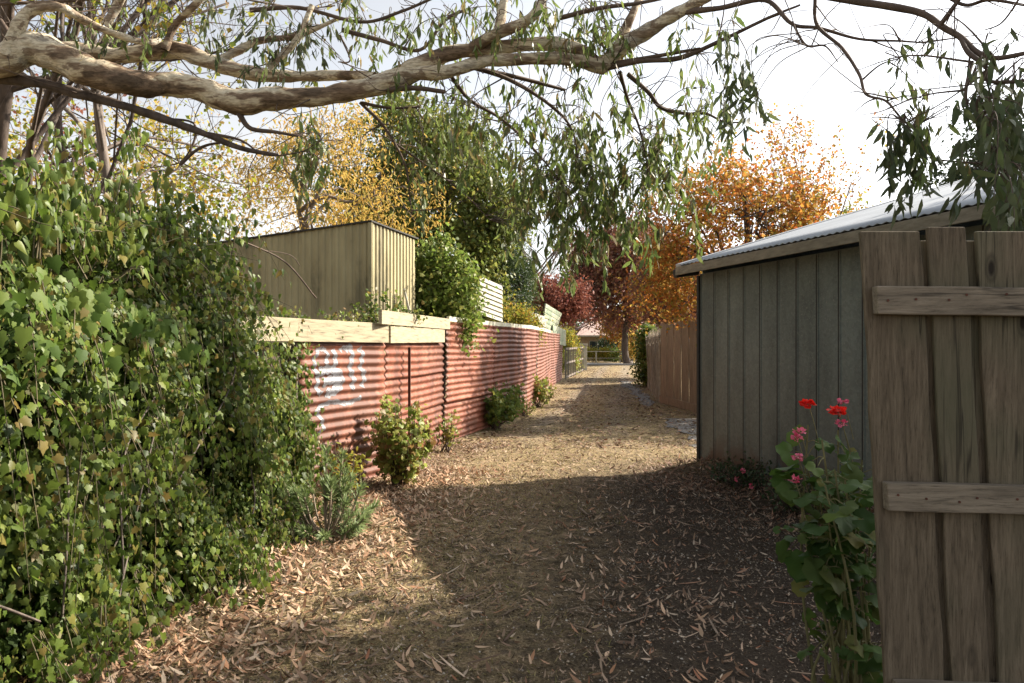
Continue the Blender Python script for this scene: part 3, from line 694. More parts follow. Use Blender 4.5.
# brush fence + ivy further
M['brush'] = simplemat('pale brush', [(.3, (.3, .25, .19)), (.55, (.5, .44, .35)), (.75, (.62, .56, .46))], 16, stretch=(2, 2, .5), bmp=.8, bdist=.03)
t = thing('brush_fence', 'pale weathered brush fence between the brown palings and the ivy clump', 'fence', (4.4, 21.8, .05))
a = np.array((4.33, 21.9)); b = np.array((5.6, 31.5)); n_ = 2600
ss_ = rng.uniform(0, 1, n_); base = a + (b - a) * ss_[:, None] + rng.normal(size=(n_, 2)) * .05
hh = 1.85 + rng.normal(size=n_) * .12; paths = []
for i in range(n_):
    zb = float(gz(*base[i])) - .02; lean = rng.normal(size=2) * .05
    paths.append((np.array([(base[i][0], base[i][1], zb), (base[i][0] + lean[0], base[i][1] + lean[1], zb + hh[i])]), np.array([.014, .007])))
tubes('brush', paths, M['brush'], t, 3)
mb = MB(); mb.beam((4.32, 21.9, 1.95), (5.6, 31.6, 2.02), .14, .04); mb.build('capping', M['fascia'], t)
mb = MB(); mb.beam((4.44, 21.9, .95), (5.68, 31.6, 1.0), .04, 1.8); mb.build('backing', M['bark_grey'], t)

# ------------------------------------------------------------------ far end: gate, posts, house
t = thing('wire_gate', 'low weathered timber and wire gate past the far end of the red fence', 'gate', (2.4, 34.6, .15))
mb = MB()
ga = np.array((2.45, 34.8)); gb = np.array((4.15, 44.5))
for z in (.1, .75, 1.4):
    mb = MB(); mb.beam((ga[0], ga[1], z + gz(*ga)), (gb[0], gb[1], z + gz(*gb)), .05, .09); mb.build('rail', M['bark_grey'], t)
for q in np.linspace(0, 1, 9):
    p = ga + (gb - ga) * q; mb = MB(); mb.box((p[0], p[1], .72 + gz(*p)), (.07, .07, 1.5)); mb.build('upright', M['fascia'], t)
paths = []
for q in np.linspace(0, 1, 60):
    p = ga + (gb - ga) * q; zb = float(gz(*p)); paths.append((np.array([(p[0], p[1], zb + .05), (p[0], p[1], zb + 1.4)]), .006))
tubes('wire_mesh', paths, M['fascia'], t, 3)
p = W(583.5, 366, 46); zb = float(gz(p[0], 46))
mb = MB(); mb.box((p[0], 46, zb + .75), (.42, .12, 1.5)); mb.box((p[0], 46, zb + 1.56), (.5, .2, .12))
tag(mb.build('gate_post', M['white_metal'], bevel=.01), 'white gate post at the street end of the lane on the left', 'post')
# house across the street
M['brickwall'] = simplemat('cream brown brick', [(.3, (.26, .19, .12)), (.7, (.38, .29, .19))], 5, bmp=.1)
M['rooftile'] = simplemat('faded terracotta tiles', [(.3, (.36, .25, .22)), (.7, (.5, .38, .34))], 8, stretch=(1, 1, 6), bmp=.3)
M['glass'] = simplemat('dark window glass', [(.3, (.02, .025, .03)), (.7, (.04, .05, .06))], 2, rough=.08, bmp=0, spec=.6)
h = thing('brick_house', 'low brick house with pinkish tiled roof across the street at the end of the lane', 'house', (9, 74, .36))
zg = .36
mb = MB(); mb.box((11.5, 78, zg + 1.25), (9.6, 8, 2.5)); mb.build('wall', M['brickwall'], h)
mb = MB(); mb.box((5.6, 79, zg + 1.25), (3.2, 8, 2.5)); mb.add([(4.0, 75, zg + 2.5), (7.2, 75, zg + 2.5), (5.6, 75, zg + 3.7), (4.0, 83, zg + 2.5), (7.2, 83, zg + 2.5), (5.6, 83, zg + 3.7)], [(0, 1, 2), (5, 4, 3), (0, 3, 4, 1), (1, 4, 5, 2), (2, 5, 3, 0)]); mb.build('gable_wing', M['brickwall'], h)
mb = MB()
mb.add([(3.6, 74.4, zg + 2.4), (5.6, 74.4, zg + 3.9), (5.6, 83, zg + 3.9), (3.6, 83, zg + 2.4), (7.6, 74.4, zg + 2.4), (7.6, 83, zg + 2.4)], [(0, 1, 2, 3), (1, 4, 5, 2)])
rf = mb.build('wing_roof', M['rooftile'], h); rf.modifiers.new('t', 'SOLIDIFY').thickness = .14
mb = MB(); mb.add([(6.2, 73.2, zg + 2.45), (16.8, 73.2, zg + 2.45), (14, 78, zg + 4.7), (8.2, 78, zg + 4.7), (16.8, 82.6, zg + 2.45), (6.2, 82.6, zg + 2.45)], [(0, 1, 2, 3), (1, 4, 2), (4, 5, 3, 2), (5, 0, 3)])
rf = mb.build('roof', M['rooftile'], h)
mb = MB(); mb.beam((6.2, 73.15, zg + 2.4), (16.8, 73.15, zg + 2.4), .1, .14); mb.build('gutter', M['white_metal'], h)
for x in (8.3, 11.2):
    mb = MB(); mb.box((x, 73.98, zg + 1.3), (1.5, .06, 1.2)); wn = mb.build('window', M['glass'], h)
    mb = MB()
    for dx in (-.77, 0, .77): mb.box((x + dx, 73.94, zg + 1.3), (.06, .05, 1.3))
    for dz in (-.62, .62): mb.box((x, 73.93, zg + 1.3 + dz), (1.6, .05, .06))
    mb.build('window_frame', M['white_metal'], wn)
mb = MB(); mb.box((9.8, 73.97, zg + 1.05), (.9, .06, 2.05)); mb.build('door', M['bark_dark'], h)
mb = MB(); mb.box((10.2, 77.6, zg + 4.9), (.7, .7, 1.0)); mb.build('chimney', M['brickwall'], h)
# low front fence of the house
t = thing('front_fence', 'low white wire fence with posts in front of the brick house', 'fence', (5, 63, .36))
for x in np.arange(5, 15, 2.0):
    mb = MB(); mb.box((x, 63.2, zg + .5), (.1, .1, 1.0)); mb.build('post', M['white_metal'], t)
mb = MB(); mb.beam((5, 63.2, zg + .95), (14.9, 63.2, zg + .95), .05, .06); mb.beam((5, 63.2, zg + .4), (14.9, 63.2, zg + .4), .03, .04); mb.build('rail', M['white_metal'], t)

# ------------------------------------------------------------------ timber gate, right foreground
gd = 2.3
gt = thing('paling_gate', 'tall weathered paling gate with rough rails standing open in the right foreground', 'gate', (1.1, gd, 0))
lean = .052
gux = nrm(np.array((1, -.05, -.008))); guz = nrm(np.array((-lean, 0, 1))); guy = np.cross(guz, gux)
G0 = np.array((1.155, gd, 0.0))
def gbox(x0, x1, y, z0, z1, th, name, mat, bev=.004, slope=0):
    c = G0 + gux * (x0 + x1) / 2 + guy * y + guz * (z0 + z1) / 2
    ux = nrm(gux + guz * slope); uz = guz
    mb = MB(); nseg = 9; L = x1 - x0; hh = z1 - z0
    # ragged-ended board: grid front so the edges wander a little
    vert = hh > L; n = 14; V = []; Fq = []
    ph = rng.uniform(0, 6, 4)
    for i in range(n + 1):
        q = i / n - .5
        for (a_, b_) in ((-1, -1), (1, -1), (1, 1), (-1, 1)):
            wob = (.0022 * math.sin(i * 1.7 + ph[0] * a_) + .0015 * math.sin(i * 3.1 + ph[1])) * (1 if vert else .35)
            if vert: p = c + uz * q * hh + ux * (a_ * L / 2 + wob) + guy * (b_ * th / 2 + .0015 * math.sin(i * .9 + ph[2]))
            else: p = c + ux * q * L + uz * (a_ * hh / 2 + wob) + guy * (b_ * th / 2)
            V.append(p)
    for i in range(n):
        for j in range(4): A = 4 * i + j; B = 4 * i + (j + 1) % 4; Fq.append((A, B, B + 4, A + 4))
    Fq += [(3, 2, 1, 0), (4 * n, 4 * n + 1, 4 * n + 2, 4 * n + 3)]
    mb.add(V, Fq); o = mb.build(name, mat, gt, bevel=bev); return o
# widths in metres (1 px ~ 3.03 mm here)
bx = 0
front = [(0, .176), (.194, .305), (.336, .53), (.548, .665), (.695, .885), (.903, 1.02), (1.05, 1.23), (1.25, 1.37)]
for i, (a, b) in enumerate(front):
    gbox(a, b, .0 if i % 2 == 0 else -.006, .06, 1.955 + [0, .012, .0, .008, -.01, .004, -.006, .01][i], .018, 'paling', M['gate_wood'])
for a, b in ((.15, .22), (.27, .365), (.5, .58), (.64, .72), (.86, .93), (1.0, 1.08), (1.2, 1.28)):
    gbox(a, b, .021, .07, 1.93, .016, 'backing_paling', M['gate_wood'])
for z, x0 in ((1.74, .02), (1.155, .02), (.56, .02)):
    gbox(x0, 1.36, -.03, z - .042, z + .042, .04, 'rail', M['gate_rail'], .004, slope=-.008)
for z in (1.74, 1.155):
    for i, (a, b) in enumerate(front[:5]):
        for f_ in (.28, .74):
            p = G0 + gux * (a + (b - a) * f_) + guy * -.0515 + guz * (z + random.uniform(-.015, .015) + .01); mb = MB()
            mb.add([p + gux * .0038 * math.cos(q) + guz * .0038 * math.sin(q) + guy * dd for dd in (0, -.002) for q in np.arange(8) * math.pi / 4], [tuple(range(8, 16))] + [(j, (j + 1) % 8, (j + 1) % 8 + 8, j + 8) for j in range(8)])
            mb.build('nail', M['rust'], gt)
mb = MB(); mb.box((2.62, 2.16, 1.05), (.12, .12, 2.1)); tag(mb.build('gate_hinge_post', M['gate_wood'], bevel=.01), 'square timber post that hangs the foreground paling gate', 'post')

# ------------------------------------------------------------------ generic trees
def crown_tree(name, label, base, h, tr, cc, cr, nclump, nleaf, leafL, sig, leafm, barkm, tmpl=None, lean=(0, 0), droop=0., cat='tree', group=None, updir=.3, flat=1., limbs=9, twig=.35, gaps=.15):
    base = np.array(base, float); cc = np.array(cc, float); cr = np.array(cr, float)
    t = thing(name, label, cat, base, group)
    top = cc + np.array((0, 0, cr[2] * .55)); mid = (base + top) / 2 + np.array((lean[0], lean[1], 0))
    trunk = catmull([base, base * .7 + mid * .3 + rng.normal(size=3) * .03 * h, mid, mid * .4 + top * .6 + rng.normal(size=3) * .04 * h, top], 6)
    rad = tr * (1 - np.linspace(0, 1, len(trunk)) * .85); rad[0] *= 1.35; rad[1] *= 1.15
    tubes('trunk', [(trunk, rad)], barkm, t, 9, lump=.06)
    # clump centres on an uneven shell
    D = rand_dirs(nclump); rr = rng.uniform(.35, 1, nclump) ** .6
    ns_ = np.array([mnoise.noise(Vector(d * 1.7) + Vector((base[0], base[1], 3))) for d in D])
    rr = rr * (1 + .38 * ns_); C = cc + D * rr[:, None] * cr
    C = C[rng.uniform(size=len(C)) > gaps]
    C = C[C[:, 2] > base[2] + .25]
    # limbs
    LD = rand_dirs(limbs); LD[:, 2] = abs(LD[:, 2]) * .7 + .1; LD = nrm(LD); paths = []; LP = []
    z0 = max(cc[2] - cr[2] * .8, base[2] + .25 * h)
    for d in LD:
        k_ = int(np.clip(np.searchsorted(trunk[:, 2], rng.uniform(z0, cc[2] + .2 * cr[2])), 2, len(trunk) - 2)); s_ = trunk[k_]
        e = cc + d * cr * rng.uniform(.6, .85); m_ = (s_ + e) / 2 + np.array((0, 0, .12 * h * rng.uniform(-.3, 1)))
        p = catmull([s_, m_ * .5 + s_ * .5 + rng.normal(size=3) * .02 * h, m_, e], 5); r_ = np.linspace(tr * .42, tr * .08, len(p)); paths.append((p, r_)); LP.append(p)
    AP = np.concatenate(LP + [trunk[len(trunk) // 2:]])
    for c in C:
        i = np.argmin(((AP - c) ** 2).sum(1) + rng.uniform(0, .25 * cr[0] ** 2, len(AP))); s_ = AP[i]
        m_ = (s_ + c) / 2 + rng.normal(size=3) * .06 * cr[0]; p = np.array([s_, m_, c, c + (c - m_) * twig]); paths.append((p, np.array([.10, .06, .035, .01]) * tr))
    tubes('limb', paths, barkm, t, 4)
    per = max(1, nleaf // len(C)); n_ = per * len(C); ci = np.repeat(np.arange(len(C)), per)
    pos = C[ci] + rng.normal(size=(n_, 3)) * sig * np.array((1, 1, flat)) * (.6 + .8 * rng.uniform(size=(len(C), 1)))[ci]
    d = rand_dirs(n_) + np.array((0, 0, -droop)); n = rand_dirs(n_) + np.array((0, 0, updir * 2))
    leaves('foliage', pos, d, n, leafL * rng.uniform(.6, 1.25, n_), tmpl or T_diamond(), leafm, t)
    return t

def bare_tree(name, label, base, h, r0, barkm, depth=5, seed=1, lean=(0, 0), leafm=None, nleaf=0, leafL=.07, spread=.55, nchild=4, fork=.35):
    rs = np.random.default_rng(seed); base = np.array(base, float); t = thing(name, label, 'tree', base)
    paths = []; tips = []
    def grow(p, d, L, r, lv):
        n = 5; pts = [p]; dd = d.copy()
        for i in range(n):
            dd = nrm(dd + rs.normal(size=3) * .12 + np.array((0, 0, .05))); pts.append(pts[-1] + dd * L / n)
        pts = np.array(pts); rad = np.linspace(r, r * .55, n + 1); paths.append((pts, rad, lv))
        if lv >= 3: tips.extend(pts[2:])
        if lv < depth:
            for _ in range(nchild if lv else nchild + 4):
                f = rs.uniform(fork if lv == 0 else .2, 1); i = min(n - 1, int(f * n)); q = pts[i] * (1 - (f * n - i)) + pts[i + 1] * (f * n - i)
                sd2 = nrm(rs.normal(size=3) * np.array((1, 1, .6))); nd = nrm(dd * (1 - spread) + sd2 * spread + np.array((0, 0, .12)))
                grow(q, nd, L * rs.uniform(.45, .72), max(r * .5 * (1 - .3 * f), .003), lv + 1)
    grow(base, nrm(np.array((lean[0], lean[1], 1.))), h * .62, r0, 0)
    tubes('trunk', [(catmull(p, 4), np.interp(np.linspace(0, 1, (len(p) - 1) * 4 + 1), np.linspace(0, 1, len(p)), r)) for p, r, lv in paths if lv == 0], barkm, t, 9, lump=.05)
    tubes('branches', [(p, r) for p, r, lv in paths if lv > 0], barkm, t, 4)
    if nleaf:
        tp = np.array(tips); i = rs.integers(0, len(tp), nleaf)
        pos = tp[i] + rs.normal(size=(nleaf, 3)) * .06; leaves('foliage', pos, rand_dirs(nleaf) + np.array((0, 0, -.6)), rand_dirs(nleaf), leafL * rs.uniform(.6, 1.2, nleaf), T_ivy() if leafL > .09 else T_diamond(.4), leafm, t)
    return t

def gpt(x, y): return (x, y, float(ground_z(np.array(x), np.array(y))))
# orange tree behind the shed
crown_tree('orange_tree', 'tree in orange and gold autumn leaf behind the grey shed roof', gpt(6.0, 17.9), 6, .16, (5.3, 17.9, 4.0), (2.5, 1.9, 2.2), 300, 19500, .105, .21, M['orange_leaf'], M['bark_dark'], gaps=.34)
bare_tree('autumn_sapling', 'slender sapling with sparse upright orange tipped shoots above the grey roof', gpt(7.3, 18.6), 7.4, .06, M['twig'], depth=3, seed=5, leafm=M['orange_leaf'], nleaf=2600, leafL=.085, spread=.32)
crown_tree('green_autumn_tree', 'yellow green tree showing low over the roof right of the orange one', gpt(10.5, 24), 5.4, .14, (10.3, 24, 4.3), (2.6, 1.8, 2.1), 120, 12000, .13, .25, M['yelgreen_leaf'], M['bark_grey'])
# purple plum + far reds
crown_tree('purple_plum_tree', 'big purple leaved tree with dark trunk at the street end of the lane', gpt(8.7, 57), 11, .32, (8.6, 57, 7.4), (5.0, 4.2, 3.9), 420, 34000, .26, .5, M['purple_leaf'], M['bark_dark'], gaps=.1)
crown_tree('dark_plum_tree', 'darker plum tree standing nearer on the right behind the brush fence', gpt(8.3, 36), 6.5, .2, (7.9, 36, 4.4), (2.0, 2.2, 2.6), 240, 16000, .17, .35, M['purple_leaf'], M['bark_dark'], gaps=.05)
crown_tree('red_maple_tree', 'rust red tree beyond the far end of the red fence', gpt(3.0, 51), 6.5, .16, (2.9, 51, 4.7), (2.3, 2.0, 1.35), 170, 14000, .2, .36, M['maple_leaf'], M['bark_grey'])
crown_tree('small_orange_tree', 'low orange and yellow tree beside the house under the purple one', gpt(9.6, 66), 4.5, .14, (9.3, 66, 3.5), (1.5, 1.3, 1.2), 80, 6000, .22, .35, M['orange_leaf'], M['bark_dark'])
crown_tree('street_shrub', 'bright yellow shrub right of the purple tree trunk', gpt(9.9, 62.5), 2.6, .08, (9.9, 62.6, 1.9), (.8, .7, 1.2), 40, 3000, .18, .25, M['yellow_leaf'], M['bark_grey'], cat='shrub')
bare_tree('leafless_tree', 'grey leafless tree between the conifer and the purple tree', gpt(2.2, 60), 13.5, .22, M['bark_grey'], depth=4, seed=11, spread=.6)
bare_tree('distant_leafless_tree', 'paler leafless tree farther back beyond the rust red tree', gpt(4.6, 72), 12, .2, M['bark_grey'], depth=4, seed=21, spread=.6)
# greens behind the fence
crown_tree('tall_green_tree', 'tall green and olive tree behind the cream shed', gpt(-2.4, 24), 9.5, .24, (-2.5, 24, 5.6), (2.9, 2.3, 3.7), 480, 52000, .15, .25, M['olive_leaf'], M['bark_grey'], gaps=.14)
crown_tree('dark_conifer', 'rounded dark green conifer beside the white slatted screen', gpt(-.45, 24.5), 6.2, .12, (-.45, 24.5, 3.5), (1.15, 1.0, 2.5), 300, 42000, .11, .17, M['conifer_leaf'], M['bark_dark'], gaps=.0, tmpl=T_quadlance(.12))
crown_tree('light_shrub', 'yellowish shrub just over the fence right of the slatted screen', gpt(-.1, 22), 2.6, .06, (-.05, 21.5, 2.1), (.8, .6, .75), 60, 5000, .08, .15, M['yelgreen_leaf'], M['bark_grey'], cat='shrub')
crown_tree('climbing_bush', 'leafy mid green climber mounded over the fence beside the cream shed', gpt(-1.38, 13.3), 3.2, .06, (-1.34, 13.3, 2.5), (.78, .38, 1.0), 120, 9500, .08, .14, M['climb_leaf'], M['bark_grey'], cat='bush', gaps=.02, tmpl=T_ivy())
# yellow tree behind the cream shed
crown_tree('yellow_locust_tree', 'golden leaved tree rising behind the cream shed roof', gpt(-4.4, 16.8), 7, .13, (-4.2, 16.8, 4.9), (2.2, 1.6, 1.8), 150, 9500, .12, .26, M['yellow_leaf'], M['bark_grey'], droop=.9, tmpl=T_quadlance(.14), gaps=.3)
# thin leafless and yellowing trees on the left
bare_tree('left_bare_tree', 'dark trunked tree with scattered yellow leaves at the far left above the ivy', gpt(-5.75, 9.2), 9.5, .11, M['bark_dark'], depth=4, seed=3, leafm=M['yelgreen_leaf'], nleaf=2400, leafL=.08, fork=.5)
bare_tree('twin_bare_tree', 'two stemmed reddish barked tree with few leaves left of the cream shed', gpt(-5.0, 10.3), 9.5, .085, M['bark_grey'], depth=4, seed=4, leafm=M['yelgreen_leaf'], nleaf=1600, leafL=.08, fork=.5, lean=(-.02, 0))
bare_tree('leaning_bare_tree', 'dark thin tree leaning right beside the two stemmed one', gpt(-4.9, 10.6), 9.0, .075, M['bark_dark'], depth=4, seed=8, leafm=M['yelgreen_leaf'], nleaf=1200, leafL=.08, fork=.5, lean=(.07, 0))
bare_tree('backlit_bare_tree', 'grey twiggy tree behind the yellow one with a few orange leaves', gpt(-8.5, 17), 8.5, .12, M['twig_pale'], depth=5, seed=9, leafm=M['yellow_leaf'], nleaf=1500, leafL=.09, fork=.2, nchild=3)
bare_tree('far_twiggy_tree', 'fine twigged tree fading out behind the left trunks', gpt(-12.5, 19), 8.5, .12, M['twig_pale'], depth=5, seed=12, leafm=M['maple_leaf'], nleaf=1500, leafL=.11, fork=.2, nchild=3)
crown_tree('left_garden_tree', 'loose yellow green tree filling in behind the trunks at the upper left', gpt(-8.2, 13), 6.5, .1, (-7.4, 13, 4.4), (2.9, 1.6, 1.5), 100, 4500, .10, .3, M['yelgreen_leaf'], M['bark_dark'], gaps=.25)
# dark conifer over the shed's right end
crown_tree('cypress_tree', 'dense dark evergreen above the right end of the grey roof', gpt(12.1, 18), 7.5, .2, (12.1, 18, 4.9), (1.9, 1.8, 2.7), 260, 22000, .11, .2, M['dark_leaf'], M['bark_dark'], gaps=.0)
crown_tree('added_shade_evergreen', 'broad unseen evergreen added outside the right edge to shade the near lane', gpt(10.3, 7.1), 8.5, .25, (10.0, 7.1, 5.4), (2.4, 2.6, 3.0), 260, 18000, .2, .33, M['dark_leaf'], M['bark_dark'], gaps=.0)  # unseen tree, added to cast the shadow over the near lane
# ivy clump + hedges at the lane's end
crown_tree('ivy_clump', 'tall clump of glossy ivy on the fence right of the lane', gpt(5.3, 29.2), 2.6, .08, (5.28, 29.2, 1.2), (.36, .8, 1.3), 110, 9000, .10, .14, M['ivy_leaf'], M['bark_dark'], cat='bush', gaps=0, tmpl=T_ivy())
crown_tree('clipped_hedge', 'low straw green hedge in front of the house', gpt(7.0, 66.5), 1.3, .05, (7.0, 66.0, .95), (1.4, .5, .6), 60, 5000, .12, .16, M['yelgreen_leaf'], M['bark_grey'], cat='hedge', gaps=0)
crown_tree('round_hedge', 'darker rounded hedge bush beside the street tree trunk', gpt(9.0, 66.6), 1.3, .05, (9.0, 66.4, .95), (1.1, .5, .6), 50, 4000, .12, .16, M['green_leaf'], M['bark_grey'], cat='hedge', gaps=0)
crown_tree('house_bush', 'dark green bush against the house wall', gpt(9.3, 70), 3, .07, (9.3, 70, 1.7), (1.3, .8, 1.0), 60, 5000, .15, .25, M['dark_leaf'], M['bark_grey'], cat='bush', gaps=0)
crown_tree('sunlit_bush', 'sunny yellow green bush over the far gate on the left', gpt(2.6, 41), 2.5, .06, (2.75, 41, 1.8), (.9, .8, .75), 50, 4000, .11, .18, M['yelgreen_leaf'], M['bark_grey'], cat='bush', gaps=0)
crown_tree('garden_bush', 'small brown green bush inside the far wire gate', gpt(3.0, 40), 1.2, .04, (3.0, 40, .8), (.5, .8, .5), 30, 2000, .1, .14, M['shrub_leaf'], M['bark_grey'], cat='bush', gaps=0)
# wooded backdrop beyond the street
for i, (x, y, r_, hh, mt, lb) in enumerate([(-14, 44, 4.5, 7, 'green_leaf', 'green tree far left behind the yellow and bare trees'), (-24, 60, 6, 9, 'dark_leaf', 'dark tree farthest left on the skyline'), (18, 86, 6, 9, 'green_leaf', 'green tree behind the right side of the brick house'), (-2.5, 84, 5, 6.5, 'dark_leaf', 'distant dark tree left of the brick house'), (27, 60, 6, 8, 'dark_leaf', 'distant dark tree beyond the right hand gardens'), (4.0, 92, 5, 6.5, 'conifer_leaf', 'distant green tree directly behind the brick house')]):
    crown_tree('background_tree', lb, gpt(x, y), hh, .25, (x, y, hh * .58), (r_, r_ * .8, hh * .42), 140, 9000, .35, .5, M[mt], M['bark_dark'], group='trees on the skyline')

# ------------------------------------------------------------------ ivy hedge, left foreground
ivy = thing('ivy_hedge', 'huge tumbling mass of ivy burying the left fence beside the lane', 'ivy', (-2.6, 5.2, 0))
ZT = np.array([(-1.0, 1.9), (2.0, 1.95), (3, 2.0), (3.7, 2.2), (4.3, 2.05), (5, 2.2), (5.6, 2.0), (6.2, 1.8), (6.75, 1.72), (7.2, 1.68), (7.75, 1.60)])
def ztop(y): return np.interp(y, ZT[:, 0], ZT[:, 1])
def lumpf(y, z, s=0):
    return .17 * np.sin(y * 2.1 + s) * np.sin(z * 2.6 + y) + .11 * np.sin(y * 5.3 + 2 * z + s) + .09 * np.sin(z * 7.1 + 3 * y) * np.sin(y * 3.7 + z)
def xf(y, z):
    base = -2.12 + .02 * (y - 3) - np.clip((y - 6.8), 0, 1) * .05
    sk = .22 * np.clip(.9 - z, 0, .9) * np.clip((7.2 - y) / 2, 0, 1)     # spreads a little at the foot
    tp = -.55 * np.clip((z - ztop(y) + .5) / .5, 0, 1) ** 2
    return base + sk + tp + lumpf(y, z)
def ivy_sheet(n, depth, size, tm, mat, name, inner=False, outw=.0):
    y = rng.uniform(.9, 7.75, n) if not inner else rng.uniform(.9, 7.75, n)
    z = rng.uniform(0, 1, n) * (ztop(y) + .02)
    x = xf(y, z) - np.abs(rng.normal(size=n)) * depth + outw
    keep = ((mnoise_arr(y * 1.8, z * 1.8) > -.16) | (rng.uniform(size=n) < .22))
    x, y, z = x[keep], y[keep], z[keep]; n = len(x)
    pos = np.stack([x, y, z + .0], -1)
    d = np.stack([rng.normal(size=n) * .35 + .15, rng.normal(size=n) * .55, -1 + rng.normal(size=n) * .35], -1)
    nn = np.stack([np.ones(n), -.35 + rng.normal(size=n) * .65, .35 + rng.normal(size=n) * .5], -1)
    leaves(name, pos, d, nn, size * rng.uniform(.5, 1.3, n) * (1 + .45 * np.sin(y * 1.3 + z * 2) * np.sin(z * 1.7 + y * .6)), tm, mat, ivy)
def mnoise_arr(a, b): return np.array([mnoise.noise(Vector((float(p), float(q), 4.2))) for p, q in zip(a, b)])
ivy_sheet(40000, .14, .047, T_ivy(), M['ivy_leaf'], 'foliage')
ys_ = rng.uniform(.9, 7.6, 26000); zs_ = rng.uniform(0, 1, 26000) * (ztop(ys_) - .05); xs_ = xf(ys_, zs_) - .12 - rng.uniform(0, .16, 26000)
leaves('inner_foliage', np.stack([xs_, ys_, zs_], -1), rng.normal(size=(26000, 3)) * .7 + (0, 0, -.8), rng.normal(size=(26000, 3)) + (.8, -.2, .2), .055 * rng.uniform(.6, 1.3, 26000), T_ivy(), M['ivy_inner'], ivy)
# top dome leaves
# curtain that closes the gap under the cream board
n = 3600; q = rng.uniform(-2.2, .03, n); pp = FP[0] + dA * q[:, None]; z = rng.uniform(0, 1.66, n); oo_ = np.abs(rng.normal(size=n)) * .10 + .03
leaves('curtain_foliage', np.stack([pp[:, 0] + dA[1] * oo_, pp[:, 1] - dA[0] * oo_, z], -1), rng.normal(size=(n, 3)) * .4 + (0, 0, -1), rng.normal(size=(n, 3)) * .5 + (1, -.5, .4), .05 * rng.uniform(.5, 1.3, n), T_ivy(), M['ivy_leaf'], ivy)
n = 11000; y = rng.uniform(1.0, 7.0, n); xx = rng.uniform(-3.6, -2.3, n); z = ztop(y) + .12 * np.sin(xx * 4 + y * 3) + rng.normal(size=n) * .09 - .12 * np.clip(-2.6 - xx, -1, 1)
leaves('crown_foliage', np.stack([xx, y, z], -1), rand_dirs(n) + (0.2, 0, -.5), rand_dirs(n) + (.3, -.2, .9), .052 * rng.uniform(.5, 1.3, n), T_ivy(), M['ivy_leaf'], ivy)
# larger climber leaves near the camera and on top
n = 260; y = rng.uniform(2.2, 4.6, n); z = rng.uniform(.95, 1.04, n) * ztop(y) - rng.uniform(0, .55, n); x = xf(y, z) + .03 + rng.normal(size=n) * .06
leaves('large_leaves', np.stack([x, y, z], -1), rand_dirs(n) * .5 + (0.1, 0, -1), rand_dirs(n) * .7 + (.8, -.4, .4), .085 * rng.uniform(.6, 1.2, n), T_ivy(), M['ivy_big'], ivy)
# inner core: added near-black sheet, painted as the shade between the leaves
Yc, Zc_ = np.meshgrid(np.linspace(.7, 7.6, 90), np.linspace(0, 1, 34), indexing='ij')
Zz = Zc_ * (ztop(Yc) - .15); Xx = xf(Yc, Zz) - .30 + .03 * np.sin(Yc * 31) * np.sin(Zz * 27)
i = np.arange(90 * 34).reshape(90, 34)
co = fast_mesh('dark_gap_core', np.stack([Xx, Yc, Zz], -1).reshape(-1, 3), np.stack([i[:-1, :-1], i[1:, :-1], i[1:, 1:], i[:-1, 1:]], -1).reshape(-1, 4), M['ivy_core'], ivy, smooth=True)
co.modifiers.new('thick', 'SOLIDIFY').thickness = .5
# trailing vines and sprays
vp = []; lp = []; ld = []; ln = []; bp = []; bd = []; bn = []
def spray(s_, e_, droop, nlf, L=.06, sc2=.03):
    s_ = np.array(s_, float); e_ = np.array(e_, float); m_ = (s_ + e_) / 2 + np.array((0, 0, droop)); P = catmull([s_, m_, e_], 8)
    vp.append((P, np.linspace(.0035, .0015, len(P))))
    for q in range(nlf):
        t_ = rng.uniform(.1, 1); p = P[int(t_ * (len(P) - 1))] + rng.normal(size=3) * sc2
        lp.append(p); ld.append(rng.normal(size=3) * .5 + (0, 0, -1)); ln.append(rng.normal(size=3) * .6 + (.7, -.5, .3))
for _ in range(150):           # hanging strands on the face
    y = rng.uniform(1.2, 7.6); z = rng.uniform(.4, 1) * ztop(y); x = float(xf(y, z)) + .03
    spray((x, y, z), (x + rng.uniform(.02, .16), y + rng.normal() * .15, max(.05, z - rng.uniform(.3, .8))), .05, 22)
for _ in range(120):            # sprays over the top right shoulder
    y = rng.uniform(4.2, 6.2); z = ztop(y); x = rng.uniform(-2.9, -2.3)
    spray((x, y, z - .1), (x + rng.uniform(.0, .5), y + rng.uniform(-.1, .8), z + rng.uniform(-.25, .3)), .16, 20, sc2=.04)
for _ in range(60):            # light shoots rising from the top
    y = rng.uniform(2.4, 6.0); z = ztop(y); x = rng.uniform(-2.9, -2.2)
    spray((x, y, z - .1), (x + rng.normal() * .15, y + rng.normal() * .2, z + rng.uniform(.1, .4)), .05, 12)
for _ in range(90):            # feathered foot of the hedge
    y = rng.uniform(3.2, 7.2); x = float(xf(y, .2)) + .02
    spray((x, y, .35), (x + rng.uniform(.05, .28), y - rng.uniform(0, .2), .04), .04, 14)
for _ in range(95):            # thick drapes standing proud of the face
    y = rng.uniform(1.6, 7.2); z = ztop(y) * rng.uniform(.55, 1.0); x = float(xf(y, z)); o_ = rng.uniform(.08, .26)
    spray((x - .05, y, z), (x + o_, y + rng.normal() * .2, max(.1, z - rng.uniform(.35, .9))), .12, 34, sc2=.045)
